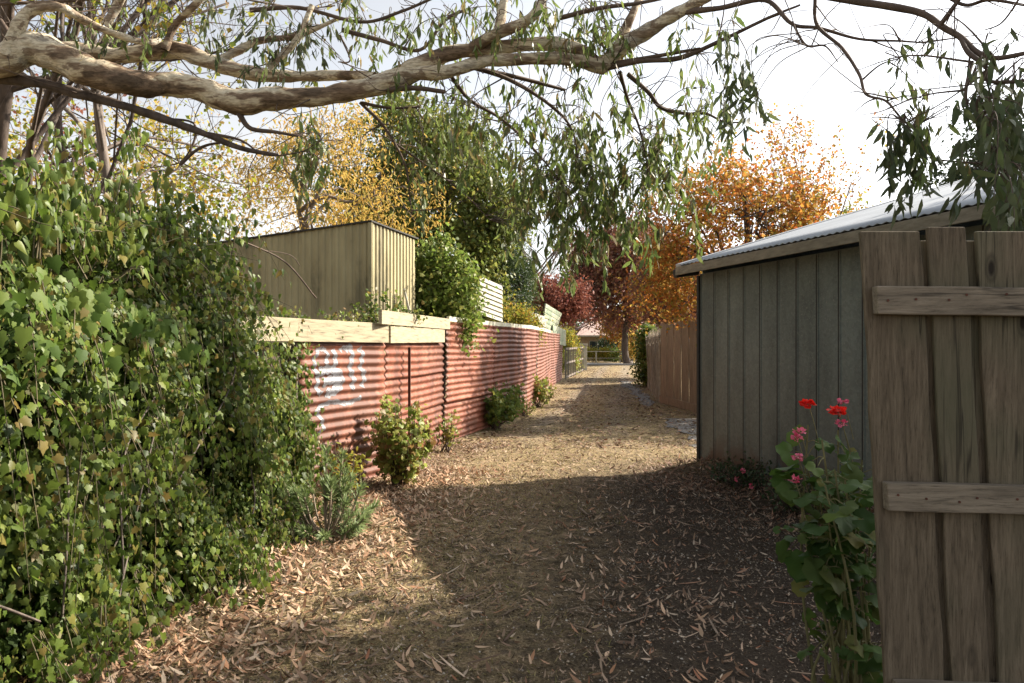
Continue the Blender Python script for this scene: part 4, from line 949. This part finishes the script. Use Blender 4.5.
for _ in range(150):           # airy arching sprays that make the ragged top
    y = rng.uniform(2.6, 6.3); z = ztop(y); x = rng.uniform(-3.1, -2.2); hh = rng.uniform(.15, .75) * (1.1 if y > 4.6 else .35)
    tipx = x + rng.normal() * .25 + .1; P = (x, y, z - .15); Q = (tipx, y + rng.normal() * .25 + .1, z + hh * .45)
    s_ = np.array(P); m_ = np.array((x * .5 + tipx * .5, y, z + hh)); e_ = np.array(Q); C_ = catmull([s_, m_, e_], 8); vp.append((C_, np.linspace(.005, .0015, len(C_))))
    for q in range(30):
        t_ = rng.uniform(.35, 1); p = C_[int(t_ * (len(C_) - 1))] + rng.normal(size=3) * .045
        bp.append(p); bd.append(rng.normal(size=3) * .3 + (.1, 0, -1)); bn.append(rng.normal(size=3) * .6 + (.7, -.5, .3))
for _ in range(34):            # pendulous sprays at the top right shoulder
    y = rng.uniform(5.0, 6.9); z = ztop(y) * rng.uniform(.95, 1.06); x = rng.uniform(-2.5, -2.1)
    spray((x - .2, y, z - .05), (x + rng.uniform(.05, .45), y + rng.uniform(-.1, .5), z - rng.uniform(.25, .8)), .3, 26, sc2=.035)
for _ in range(16):            # strands lying over the cream board
    q = rng.uniform(-1.2, .9); p = FP[0] + dA * q; spray((p[0] - .1, p[1], 1.98), (p[0] + .10, p[1] + rng.uniform(.0, .3), 1.75), .08, 10, sc2=.03)
tubes('growth', vp, M['vine'], ivy, 4)
leaves('trailing_foliage', lp, ld, ln, .048 * rng.uniform(.5, 1.3, len(lp)), T_ivy(), M['ivy_leaf'], ivy)
leaves('arching_foliage', bp, bd, bn, .068 * rng.uniform(.5, 1.35, len(bp)), T_heart(), M['ivy_leaf'], ivy)
bt = []
for _ in range(46):
    y = rng.uniform(1.5, 7.4); z = rng.uniform(.1, ztop(y)); x = float(xf(y, z)) - .06; bt.append((catmull([(x, y, z), (x + .03, y + rng.normal() * .2, z - .3), (x, y + rng.normal() * .3, max(0, z - .9))], 5), .006))
tubes('old_stems', bt, M['bark_grey'], ivy, 4)
P1 = W(205, 222, 6.3); P2 = W(318, 300, 7.4)
tubes('bare_cane', [(catmull([W(190, 215, 6.2), W(240, 240, 6.5), W(285, 262, 6.9), W(316, 298, 7.3)], 8), .008), (catmull([W(262, 250, 6.7), W(290, 255, 6.9), W(300, 266, 7.0)], 5), .004)], M['twig'], ivy, 5)

# ------------------------------------------------------------------ shrubs along the red fence
def shrub(name, label, base, h, rad, nst, nlf, L, mat, tm, stem=M['twig'], cat='shrub', narrow=1., group=None, low=.35):
    base = np.array(base, float); t = thing(name, label, cat, base, group); paths = []; P_ = []
    for i in range(nst):
        a = rng.uniform(0, 6.28); r_ = rad * math.sqrt(rng.uniform(0, 1)); e = base + np.array((math.cos(a) * r_, math.sin(a) * r_ * narrow, h * rng.uniform(.6, 1.05) * (1 - .25 * (r_ / rad) ** 2)))
        m_ = base + (e - base) * .5 + np.array((math.cos(a), math.sin(a), 0)) * r_ * .25; pt = catmull([base + rng.normal(size=3) * (.05, .05, 0), m_, e], 7); paths.append((pt, np.linspace(.009, .003, len(pt)))); P_.append(pt)
    tubes('stems', paths, stem, t, 4)
    per = nlf // nst; pos = []
    for pt in P_:
        k = (low + (1 - low) * rng.uniform(size=per) ** .8) * (len(pt) - 1); pos.append(pt[k.astype(int)] + rng.normal(size=(per, 3)) * L * .8)
    pos = np.concatenate(pos); n = len(pos)
    leaves('foliage', pos, rand_dirs(n) + (0, 0, -.3), rand_dirs(n) * .8 + (.2, -.2, .8), L * rng.uniform(.6, 1.2, n), tm, mat, t); return t
shrub('leafy_bush', 'waist high light green bush in front of the rusty stake at the red fence', gpt(-1.30, 8.8), 1.12, .42, 26, 1300, .066, M['shrub_leaf'], T_round(9), low=.22)
shrub('fence_seedling', 'small straggly seedling right of the leafy bush beside the timber stub', gpt(-1.0, 11.6), .75, .16, 9, 150, .06, M['shrub_leaf'], T_round(9))
shrub('fence_shrub', 'loose green shrub at the middle of the red fence', gpt(-.32, 14.9), 1.0, .55, 26, 1300, .075, M['green_leaf'], T_round(9))
shrub('small_fence_shrub', 'yellow green shrub farther along the red fence', gpt(.68, 19.9), .95, .5, 22, 900, .08, M['shrub_leaf'], T_round(9))
shrub('tiny_fence_shrub', 'little reddish tuft between the two fence shrubs', gpt(.28, 17.7), .5, .25, 12, 400, .05, M['shrub_leaf'], T_diamond(.4))
shrub('board_top_weed', 'straggly weed with yellow leaves poking over the cream board', (-1.95, 9.2, 1.7), .48, .3, 10, 200, .055, M['shrub_leaf'], T_diamond(.35))
shrub('board_top_creeper', 'green creeper tuft rising behind the overlapped boards', (-1.75, 10.4, 1.6), .85, .5, 20, 650, .06, M['ivy_leaf'], T_ivy())
# needle leaved euphorbia
def rosettes(name, label, base, heads):
    base = np.array(base, float); t = thing(name, label, 'shrub', base); paths = []; pos = []; d = []; n = []
    for (dx, dy, z, r_) in heads:
        e = base + np.array((dx, dy, z)); m_ = base + np.array((dx * .6, dy * .6, z * .35)); pt = catmull([base, m_, e], 6); paths.append((pt, .008)); ax = nrm(e - m_)
        for k in range(85):
            q = rng.uniform(0, 1); p = e - ax * q * .16; side = nrm(np.cross(ax, rng.normal(size=3)))
            pos.append(p); d.append(side * (.5 + .5 * q) + ax * (1.1 - .7 * q)); n.append(ax + rng.normal(size=3) * .2)
    tubes('stems', paths, M['twig_pale'], t, 5)
    leaves('foliage', pos, d, n, .095 * rng.uniform(.7, 1.2, len(pos)), T_lance(.1, .05), M['euph_leaf'], t)
hd = [(rng.uniform(-.42, .38), rng.uniform(-.3, .3), rng.uniform(.08, .52), 1) for _ in range(46)] + [(-.02, .1, .72, 1), (.1, .2, .66, 1), (.2, .1, .5, 1), (.3, 0, .42, 1)]
rosettes('euphorbia_clump', 'blue grey needle leaved clump at the foot of the graffiti sheet', gpt(-1.58, 6.45), hd)
hd = [(rng.uniform(-.15, .15), rng.uniform(-.15, .15), rng.uniform(.45, .6), 1) for _ in range(5)]
rosettes('young_euphorbia', 'smaller needle leaved plant leaning out of the ivy edge', gpt(-1.95, 6.2), hd)
shrub('yellow_weed', 'thin yellow leaved weed between the needle clump and the red sheet', gpt(-1.62, 7.4), .7, .22, 10, 220, .055, M['yelgreen_leaf'], T_ivy())

# ------------------------------------------------------------------ geranium by the gate
gb_ = np.array(gpt(1.36, 3.05)); ger = thing('geranium_plant', 'tall leggy geranium with scarlet and pink flowers beside the paling gate', 'plant', gb_)
paths = []; pos = []; d = []; n = []
def GP(px, py, dd): return W(px, py, dd)
targets = [(808, 425, 3.15), (838, 430, 3.2), (822, 440, 3.0), (850, 450, 3.1), (812, 455, 3.05), (835, 470, 2.95), (862, 460, 3.1), (818, 490, 3.0), (845, 500, 3.0), (828, 515, 2.9), (856, 525, 3.0), (812, 530, 3.05), (838, 545, 2.95), (866, 555, 3.0), (820, 560, 3.0), (866, 600, 3.0), (870, 640, 2.9), (850, 590, 3.0), (838, 620, 3.0), (860, 660, 3.0), (845, 560, 2.9), (855, 640, 3.05), (800, 500, 3.1), (870, 500, 3.15), (808, 470, 3.1), (825, 485, 2.9), (800, 520, 3.05), (845, 480, 2.9)]
for px, py, dd in targets:
    e = GP(px, py, dd); b0 = gb_ + rng.normal(size=3) * (.05, .05, 0); m_ = (b0 + e) / 2 + rng.normal(size=3) * (.05, .05, .04); pt = catmull([b0, m_, e], 9); paths.append((pt, np.linspace(.008, .0035, len(pt))))
    for k in range(11 if py < 560 else 9):
        p = pt[int(rng.uniform(.78, 1) * (len(pt) - 1))]; dr_ = nrm(rng.normal(size=3) * (1, 1, .5)); q = p + dr_ * rng.uniform(.03, .09)
        paths.append((np.array([p, (p + q) / 2 + (0, 0, .01), q]), .0018)); pos.append(q); d.append(dr_ * (1, 1, .2) + (0, 0, -.25)); n.append(np.array((-.1, -.5, .8)) + rng.normal(size=3) * .55)
tubes('stems', paths, M['ger_stem'], ger, 5)
leaves('foliage', pos, d, n, .072 * rng.uniform(.35, 1.45, len(pos)), T_round(17), M['ger_leaf'], ger)
for px, py, dd, mt, r_ in [(808, 404, 3.15, 'red_petal', .022), (838, 411, 3.2, 'red_petal', .033), (842, 424, 3.2, 'pink_petal', .015), (800, 432, 3.1, 'pink_petal', .016), (797, 438, 3.1, 'pink_petal', .014), (798, 457, 3.05, 'pink_petal', .015), (795, 480, 3.0, 'pink_petal', .015), (843, 402, 3.25, 'pink_petal', .011)]:
    c = GP(px, py, dd); k = 60; dd_ = rand_dirs(k); dd_[:, 2] = dd_[:, 2] * .6 + .15
    k = 60 if mt == 'red_petal' else 16; dd_ = dd_[:k]; r_ = r_ if mt == 'red_petal' else r_ * 1.3
    fl = leaves('flower_head', c + dd_ * r_ * .8 * rng.uniform(.5, 1.3, (k, 1)) * (1, 1, .55), dd_, rand_dirs(k) + (0, 0, 1), .018 * rng.uniform(.7, 1.1, k), T_round(7), M[mt], ger)
    tubes('flower_stalk', [(catmull([c, c + (0.02, 0, -.06), c + (.045, 0, -.16)], 4), .0018)], M['ger_stem'], ger, 4)
t = shrub('pink_daisy_plant', 'low dark plant with small pink flowers at the foot of the grey shed wall', gpt(2.55, 8.5), .34, .42, 30, 900, .045, M['dark_leaf'], T_diamond(.3), low=.1)
for px, py in ((743, 471), (737, 479), (751, 486)):
    c = W(px, py, 8.0); k = 14; dd_ = rand_dirs(k); leaves('flower_head', c + dd_ * .014, dd_, rand_dirs(k) + (0, 0, 1), .02, T_round(7), M['pink_petal'], t)
shrub('wall_foot_weed', 'dark straggly weed under the grey shed wall nearer the gate', gpt(2.75, 7.3), .4, .4, 24, 600, .05, M['dark_leaf'], T_diamond(.3), low=.1)

# ------------------------------------------------------------------ eucalypt overhead
eu = thing('gum_tree', 'gum tree whose pale peeling limbs and drooping leaves reach over the lane', 'tree', (-7.2, 6.2, 0))
def limb(pts, rpx, m=7):
    """pts (px,py,depth); rpx radii in photo pixels"""
    P = catmull([W(*p) for p in pts], m); r_ = np.array([rp * .84 * p[2] / F for rp, p in zip(rpx, pts)]); rr = np.interp(np.linspace(0, 1, len(P)), np.linspace(0, 1, len(r_)), r_); return P, rr
big = [
 limb([(-330, 160, 6.6), (-180, 110, 6.2), (-60, 74, 6.0), (0, 62, 5.9), (33, 50, 5.9), (67, 60, 5.9), (100, 76, 5.9), (135, 83, 5.9), (168, 84, 6.0), (202, 91, 6.0), (236, 101, 6.0), (270, 100, 6.0), (303, 97, 6.0), (337, 94, 6.0), (376, 86, 6.0), (409, 72, 6.0), (443, 56, 6.0), (477, 49, 6.0), (544, 44, 6.0), (578, 50, 6.0), (600, 66, 6.0)], [26, 24, 20, 17, 19, 18, 18, 15, 14, 14, 15, 14, 11, 11, 12, 13, 9, 8, 8, 8, 9]),
 limb([(409, 74, 6.0), (443, 72, 5.9), (477, 63, 5.9), (510, 60, 5.9), (561, 58, 5.95), (605, 68, 6.0)], [9, 8, 7, 7, 7, 9]),
 limb([(598, 68, 6.0), (612, 58, 6.0), (630, 42, 6.0), (658, 24, 5.9), (684, 10, 5.8), (725, -14, 5.6), (780, -40, 5.4)], [9, 10, 10, 8, 7, 6, 5]),
 limb([(10, 66, 6.1), (50, 50, 6.3), (90, 52, 6.4), (115, 55, 6.4), (150, 53, 6.4), (180, 50, 6.4), (205, 60, 6.4), (235, 70, 6.4), (270, 75, 6.4), (300, 77, 6.4), (340, 75, 6.3), (375, 77, 6.2)], [8, 8, 9, 9, 9, 10, 9, 9, 8, 6, 6, 6]),
 limb([(6, 56, 5.8), (16, 30, 5.8), (30, 12, 5.8), (48, 6, 5.8), (62, 8, 5.8), (80, 18, 5.9), (110, 32, 6.0), (145, 43, 6.1), (160, 40, 6.2)], [8, 8, 7, 6, 5, 5, 4, 4, 3]),
 limb([(105, 25, 6.2), (118, 5, 6.2), (130, -15, 6.1), (160, -45, 6.1)], [5, 5, 5, 4]),
 limb([(165, 50, 6.3), (175, 25, 6.3), (195, 5, 6.2), (230, -30, 6.2)], [5, 4, 4, 3]),
 limb([(-10, 78, 6.0), (40, 83, 6.0), (80, 94, 6.0), (120, 105, 6.0), (165, 119, 6.0), (200, 132, 6.0), (240, 148, 6.0), (278, 155, 6.0)], [7, 6, 6, 5, 5, 4, 3, 2]),
 limb([(470, 50, 6.0), (495, 35, 5.9), (530, 18, 5.8), (545, -5, 5.8), (560, -40, 5.7)], [7, 7, 6, 5, 4]),
 limb([(490, 44, 6.0), (500, 25, 6.0), (505, -10, 6.0)], [5, 6, 5]),
 limb([(605, 62, 6.0), (620, 42, 6.1), (632, 15, 6.1), (645, -15, 6.2)], [6, 6, 5, 4]),
 limb([(215, 62, 6.4), (240, 50, 6.4), (262, 40, 6.4), (300, 35, 6.4), (340, 18, 6.4)], [5, 5, 4, 3, 2]),
 limb([(268, 68, 6.3), (285, 52, 6.3), (300, 35, 6.3), (312, 5, 6.3)], [5, 4, 4, 3]),
]
thin = [
 limb([(605, 68, 6.0), (640, 61, 5.9), (680, 58, 5.8), (724, 39, 5.6), (768, 18, 5.4), (800, 5, 5.2)], [4, 3, 3, 2.2, 1.8, 1.2]),
 limb([(600, 66, 6), (680, 52, 5.8), (700, 48, 5.7)], [3, 2, 1]),
 limb([(684, 12, 5.8), (720, 8, 5.6), (765, 0, 5.4), (792, 24, 5.2), (819, 28, 5.1), (859, 39, 5.0), (900, 41, 4.9), (925, 43, 4.8)], [4, 3, 3, 2.3, 2, 1.6, 1.3, .8]),
 limb([(792, 22, 5.2), (806, 45, 5.1), (825, 46, 5.1), (838, 62, 5.0)], [1.6, 1.4, 1.1, .5]),
 limb([(780, -12, 5.0), (849, 0, 4.7), (893, 7, 4.5), (923, 14, 4.4), (943, 27, 4.3), (960, 37, 4.2), (977, 52, 4.1), (1000, 58, 4.0), (1060, 45, 3.9)], [5, 4.5, 4.5, 4.2, 4, 3.8, 3.5, 3, 2.5]),
 limb([(960, 37, 4.2), (968, 52, 4.1), (985, 66, 4.0), (987, 80, 4.0), (1010, 82, 3.9), (1040, 78, 3.8)], [3, 3, 2.8, 2.6, 2.3, 2]),
 limb([(972, 62, 4.1), (966, 90, 4.0), (968, 110, 4.0), (978, 125, 3.9), (992, 150, 3.9), (998, 185, 3.9)], [2.4, 2, 2, 1.6, 1.2, .8]),
 limb([(815, -5, 5.0), (817, 25, 5.0), (842, 48, 4.8), (859, 74, 4.6), (866, 94, 4.5), (886, 101, 4.4), (900, 117, 4.3), (912, 128, 4.3)], [2.2, 2.2, 2.1, 2, 1.8, 1.5, 1.2, .8]),
 limb([(862, 80, 4.6), (880, 65, 4.5), (900, 58, 4.4)], [1.2, .9, .6]), limb([(886, 101, 4.4), (905, 96, 4.3), (922, 98, 4.3)], [1, .8, .5]),
 limb([(628, 74, 6), (648, 92, 6.1), (662, 108, 6.2), (690, 114, 6.2), (705, 113, 6.2), (725, 122, 6.2), (745, 122, 6.2)], [3, 2.6, 2.6, 2, 1.5, 1.2, .8]),
 limb([(940, 25, 4.3), (955, 5, 4.2), (970, -15, 4.1)], [3, 2.6, 2]),
 limb([(940, -8, 4.6), (965, 5, 4.5), (990, 0, 4.4), (1030, 6, 4.3)], [2.5, 2.2, 2, 1.5]),
 limb([(1024, -10, 3.9), (1012, 10, 3.95), (1000, 24, 4.0), (985, 30, 4.1)], [1.4, 1.2, 1, .7]),
 limb([(360, 102, 6.1), (385, 128, 6.2), (405, 165, 6.3), (410, 198, 6.4), (412, 215, 6.4)], [2.2, 1.8, 1.3, 1, .6]),
 limb([(398, 145, 6.3), (430, 168, 6.4), (460, 190, 6.5), (490, 220, 6.6)], [1.2, 1, .8, .5]),
 limb([(362, 103, 6.1), (390, 108, 6.1), (420, 107, 6.1)], [2.2, 1.6, 1]),
 limb([(385, 90, 6), (415, 88, 5.9), (445, 92, 5.9)], [4, 3, 2.5]),
 limb([(238, 112, 6), (250, 128, 6), (275, 132, 6), (298, 136, 6)], [4, 3, 2.2, 1.5]),
 limb([(200, 132, 6), (240, 140, 6), (265, 155, 6), (300, 152, 6), (322, 140, 6)], [2.2, 1.6, 1, .8, .5]),
 limb([(160, 118, 6.1), (195, 125, 6.2), (183, 160, 6.3), (150, 168, 6.4)], [1.5, 1.2, 1, .6]),
 limb([(180, 165, 6.2), (200, 148, 6.2), (225, 143, 6.2), (255, 150, 6.2)], [2, 1.8, 1.2, .8]),
 limb([(450, 75, 6), (470, 100, 6.2), (500, 118, 6.4), (530, 145, 6.5), (560, 180, 6.6)], [2.6, 2.2, 1.8, 1.4, .8]),
 limb([(475, 68, 6), (520, 78, 6.2), (565, 90, 6.4)], [3, 2.5, 1.8]), limb([(470, 66, 6), (510, 80, 6.1), (550, 105, 6.3), (572, 130, 6.5), (580, 170, 6.6)], [3, 2.5, 2, 1.5, .8]),
 limb([(620, 72, 6), (628, 100, 6.3), (640, 130, 6.5), (650, 180, 6.6)], [2.5, 2, 1.5, .8]),
 limb([(342, 30, 6.2), (380, 40, 6.2), (420, 50, 6.2), (445, 20, 6.2), (470, 8, 6.2)], [3, 2.5, 2, 2, 1.5]),
 limb([(250, 10, 6.4), (300, 8, 6.4), (360, 22, 6.3), (400, 12, 6.3), (440, -5, 6.2)], [3, 2.4, 2, 1.8, 1.5]),
 limb([(560, 18, 6.0), (600, 8, 5.9), (640, 3, 5.9), (690, -8, 5.8)], [3, 2.5, 2.2, 1.6]),
 limb([(340, 35, 6.3), (350, 60, 6.3), (338, 62, 6.3)], [1.5, 1, .6]),
 limb([(0, 20, 5.9), (12, 40, 5.9), (16, 60, 5.9)], [3, 3, 3]), limb([(0, 4, 6.4), (40, 2, 6.4), (80, 0, 6.4), (120, -6, 6.4)], [2, 2, 2, 1.5]),
]
tk = catmull([(-7.2, 6.2, 0), (-7.1, 6.2, 1.5), (-6.6, 6.4, 2.6), W(-330, 160, 6.6)], 7)
tubes('trunk', [(tk, np.linspace(.42, .24, len(tk)))], M['bark_euc'], eu, 20, lump=.05)
for i, q in enumerate(big): tubes('limb', [q], M['bark_dark' if i == 7 else 'bark_euc'], eu, 18, lump=.13)
for q in thin: tubes('branch', [q], M['twig'], eu, 6, lump=.05)
# small snags and peeling strips
sn = []
AL = np.concatenate([p for p, r in big] + [p for p, r in thin]); AR = np.concatenate([r for p, r in big] + [r for p, r in thin])
for _ in range(260):
    i = rng.integers(len(AL)); s_ = AL[i]
    if s_[0] < -6: continue
    d_ = nrm(rng.normal(size=3) * (1, .8, .8) + (.1, 0, -.1)); L = rng.uniform(.15, .7); k_ = catmull([s_, s_ + d_ * L * .5 + rng.normal(size=3) * .04, s_ + d_ * L + rng.normal(size=3) * .04 + (0, 0, -.03)], 4); sn.append((k_, np.linspace(.007, .0015, len(k_)) * rng.uniform(.4, 1)))
# hanging foliage
lp = []; ld = []; ln = []; ll = []; tw = []
dk = []; dkd = []; dkn = []; dkl = []
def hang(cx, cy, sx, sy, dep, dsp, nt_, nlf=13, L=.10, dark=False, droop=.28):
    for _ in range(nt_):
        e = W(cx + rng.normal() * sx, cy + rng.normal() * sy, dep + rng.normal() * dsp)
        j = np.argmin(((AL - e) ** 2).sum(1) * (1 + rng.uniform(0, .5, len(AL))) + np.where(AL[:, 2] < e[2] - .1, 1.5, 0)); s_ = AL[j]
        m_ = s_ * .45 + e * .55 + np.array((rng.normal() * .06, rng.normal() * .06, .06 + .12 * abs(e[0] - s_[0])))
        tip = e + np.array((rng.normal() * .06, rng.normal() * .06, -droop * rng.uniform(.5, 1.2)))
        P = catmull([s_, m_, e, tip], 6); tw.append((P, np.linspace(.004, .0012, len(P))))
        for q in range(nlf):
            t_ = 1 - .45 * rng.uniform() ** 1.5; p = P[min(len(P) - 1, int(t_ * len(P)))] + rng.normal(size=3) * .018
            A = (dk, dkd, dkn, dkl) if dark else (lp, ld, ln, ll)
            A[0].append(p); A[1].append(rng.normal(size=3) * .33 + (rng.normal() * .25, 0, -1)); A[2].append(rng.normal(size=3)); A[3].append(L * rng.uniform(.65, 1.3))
hang(620, 150, 42, 36, 6.6, .35, 74, 13, .11)
hang(650, 180, 20, 34, 6.7, .3, 34, 13, .11)
hang(590, 205, 20, 25, 6.8, .3, 40, 14, .11)
hang(545, 195, 22, 30, 6.8, .4, 45, 12, .10)
hang(475, 130, 38, 32, 6.5, .4, 60, 10, .10)
hang(535, 135, 40, 34, 6.6, .4, 62, 10, .10)
hang(440, 90, 30, 20, 6.3, .3, 12, 8, .10)
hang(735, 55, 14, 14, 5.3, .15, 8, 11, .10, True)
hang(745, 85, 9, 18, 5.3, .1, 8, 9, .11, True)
hang(715, 100, 16, 12, 6.0, .2, 10, 9, .10)
hang(692, 92, 10, 12, 6.0, .2, 7, 9, .10)
hang(706, 125, 10, 6, 6.1, .1, 4, 8, .10)
hang(898, 138, 17, 10, 4.3, .12, 13, 12, .10, True)
hang(925, 122, 14, 7, 4.25, .1, 9, 10, .09)
hang(908, 62, 10, 6, 4.4, .1, 4, 7, .09)
hang(1002, 120, 17, 24, 3.9, .2, 19, 12, .115, True)
hang(1008, 172, 13, 24, 3.8, .2, 16, 12, .115, True)
hang(1000, 60, 18, 16, 4.0, .2, 12, 8, .09, True)
hang(945, 40, 22, 12, 4.3, .1, 6, 6, .09, True)
hang(265, 22, 35, 14, 6.4, .3, 26, 12, .10, True)
hang(262, 45, 8, 10, 6.3, .1, 5, 10, .10, True)
hang(300, 135, 15, 16, 6.1, .2, 12, 11, .10)
hang(322, 150, 12, 14, 6.2, .2, 8, 11, .10)
hang(370, 20, 40, 15, 6.3, .3, 22, 9, .09)
hang(445, 12, 30, 12, 6.2, .3, 18, 9, .10)
hang(560, 12, 45, 14, 6.0, .3, 36, 10, .10)
hang(600, 35, 30, 12, 6.1, .3, 16, 9, .10)
hang(130, 15, 45, 14, 6.3, .3, 22, 9, .09)
hang(50, 35, 30, 14, 6.3, .3, 12, 8, .09, True)
hang(690, 20, 25, 10, 5.8, .2, 8, 8, .10)
tubes('twig', sn + tw, M['twig'], eu, 4)
leaves('foliage', lp, ld, ln, ll, T_lance(.16, .125), M['euc_leaf'], eu)
leaves('shade_painted_foliage', dk, dkd, dkn, dkl, T_lance(.18, .125), M['euc_dark'], eu)

# ------------------------------------------------------------------ litter on the ground
def scatter(n, xa, xb, ya, yb, dens):
    x = rng.uniform(xa, xb, n); y = ya + (yb - ya) * rng.uniform(size=n) ** 1.25; k = rng.uniform(size=n) < dens(x, y); return x[k], y[k]
def dens_l(x, y):
    left = -2.2 + .17 * (y - 7.5)
    right = 2.5 + .3 * (10 - y)
    d = .24 + 1.0 * np.exp(-(np.maximum(x - left - .35, 0) / .75) ** 2) + .55 * np.exp(-((x - right) / .9) ** 2) * (y < 10.5)
    nz = np.sin(x * 2.3 + y * 1.1) * np.sin(y * 1.9 - x * 1.3); return np.clip(d * (.8 + .45 * nz), .05, 1)
def lay(name, x, y, Lf, tm, mat, tilt=.25, lift=.006):
    n = len(x); z = ground_z(x, y) + lift + np.abs(rng.normal(size=n)) * .008; a = rng.uniform(0, 6.28, n)
    d = np.stack([np.cos(a), np.sin(a), rng.normal(size=n) * tilt * .6], -1); nn = np.stack([rng.normal(size=n) * tilt, rng.normal(size=n) * tilt, np.ones(n)], -1)
    return kind(leaves(name, np.stack([x, y, z], -1), d, nn, Lf, tm, mat), 'stuff')
x, y = scatter(150000, -3.0, 4.5, 2.6, 13, dens_l); lay('leaf_litter', x, y, .016 + .05 * rng.uniform(0, 1, len(x)) ** 2.2 + .03 * (rng.uniform(size=len(x)) < .06), T_lance(-.5, .13), M['litter'], .5)
x, y = scatter(150000, -3.0, 4.2, 2.6, 9.5, lambda x, y: np.clip(.5 + .5 * np.sin(x * 3.3 + y * 2) * np.sin(y * 2.7 - x * 2), .12, 1)); lay('ground_debris', x, y, .006 + .014 * rng.uniform(0, 1, len(x)) ** 2, T_diamond(.4), M['debris'], .7, .002)
x, y = scatter(30000, -2, 6, 12, 50, lambda x, y: np.clip(.55 + .4 * np.sin(x * 3 + y) * np.sin(y * .9), .1, 1)); lay('fallen_leaves', x, y, .08 * rng.uniform(.5, 1.4, len(x)), T_diamond(.25), M['litter'], .3)
x, y = scatter(24000, -2.6, 1.2, 2.7, 10, lambda x, y: np.clip(1.1 * np.exp(-(np.maximum(x + 1.55 - .17 * (y - 5), 0) / .6) ** 2), .05, 1)); lay('drifted_leaves', x, y, .058 * rng.uniform(.35, 1.7, len(x)), T_lance(-.4, .125), M['litter_pale'], .4, .01)
x, y = scatter(16000, .6, 4.6, 2.7, 10.2, lambda x, y: np.clip(1.1 * np.exp(-(np.maximum(2.3 + .3 * (10 - y) - x, 0) / .75) ** 2), 0, 1) * (x < 3 + .3 * (10 - y)) * .9); lay('wall_foot_leaves', x, y, .055 * rng.uniform(.35, 1.6, len(x)), T_lance(-.4, .15), M['litter_dark'], .45, .012)
x, y = scatter(2600, -2.4, 4, 2.8, 12, dens_l); lay('bark_strips', x, y, .17 * rng.uniform(.4, 1.5, len(x)), T_lance(-.1, .035), M['litter'], .2, .012)
# dry grass
n = 90000; x = rng.uniform(-2.6, 4.5, n); y = 3 + 19 * rng.uniform(size=n) ** 1.3
nz = np.sin(x * 1.7 + .6 * y) * np.sin(y * 1.3 - x * .8) + .5 * np.sin(x * 5 + y * 4)
k = (rng.uniform(size=n) < np.clip(.45 + .5 * nz, .06, 1)) & ((x - .17 * (y - 6) < .5 + .4 * np.sin(y * 2)) | (y > 9.5)); x, y = x[k], y[k]; n = len(x)
P = np.stack([x, y, ground_z(x, y) - .003], -1); d = rng.normal(size=(n, 3)) * (.9, .9, .2) + (0, 0, .55)
kind(leaves('dry_grass', P, d, rand_dirs(n), .035 * rng.uniform(.5, 1.6, n), T_quadlance(.06), M['straw']), 'stuff')
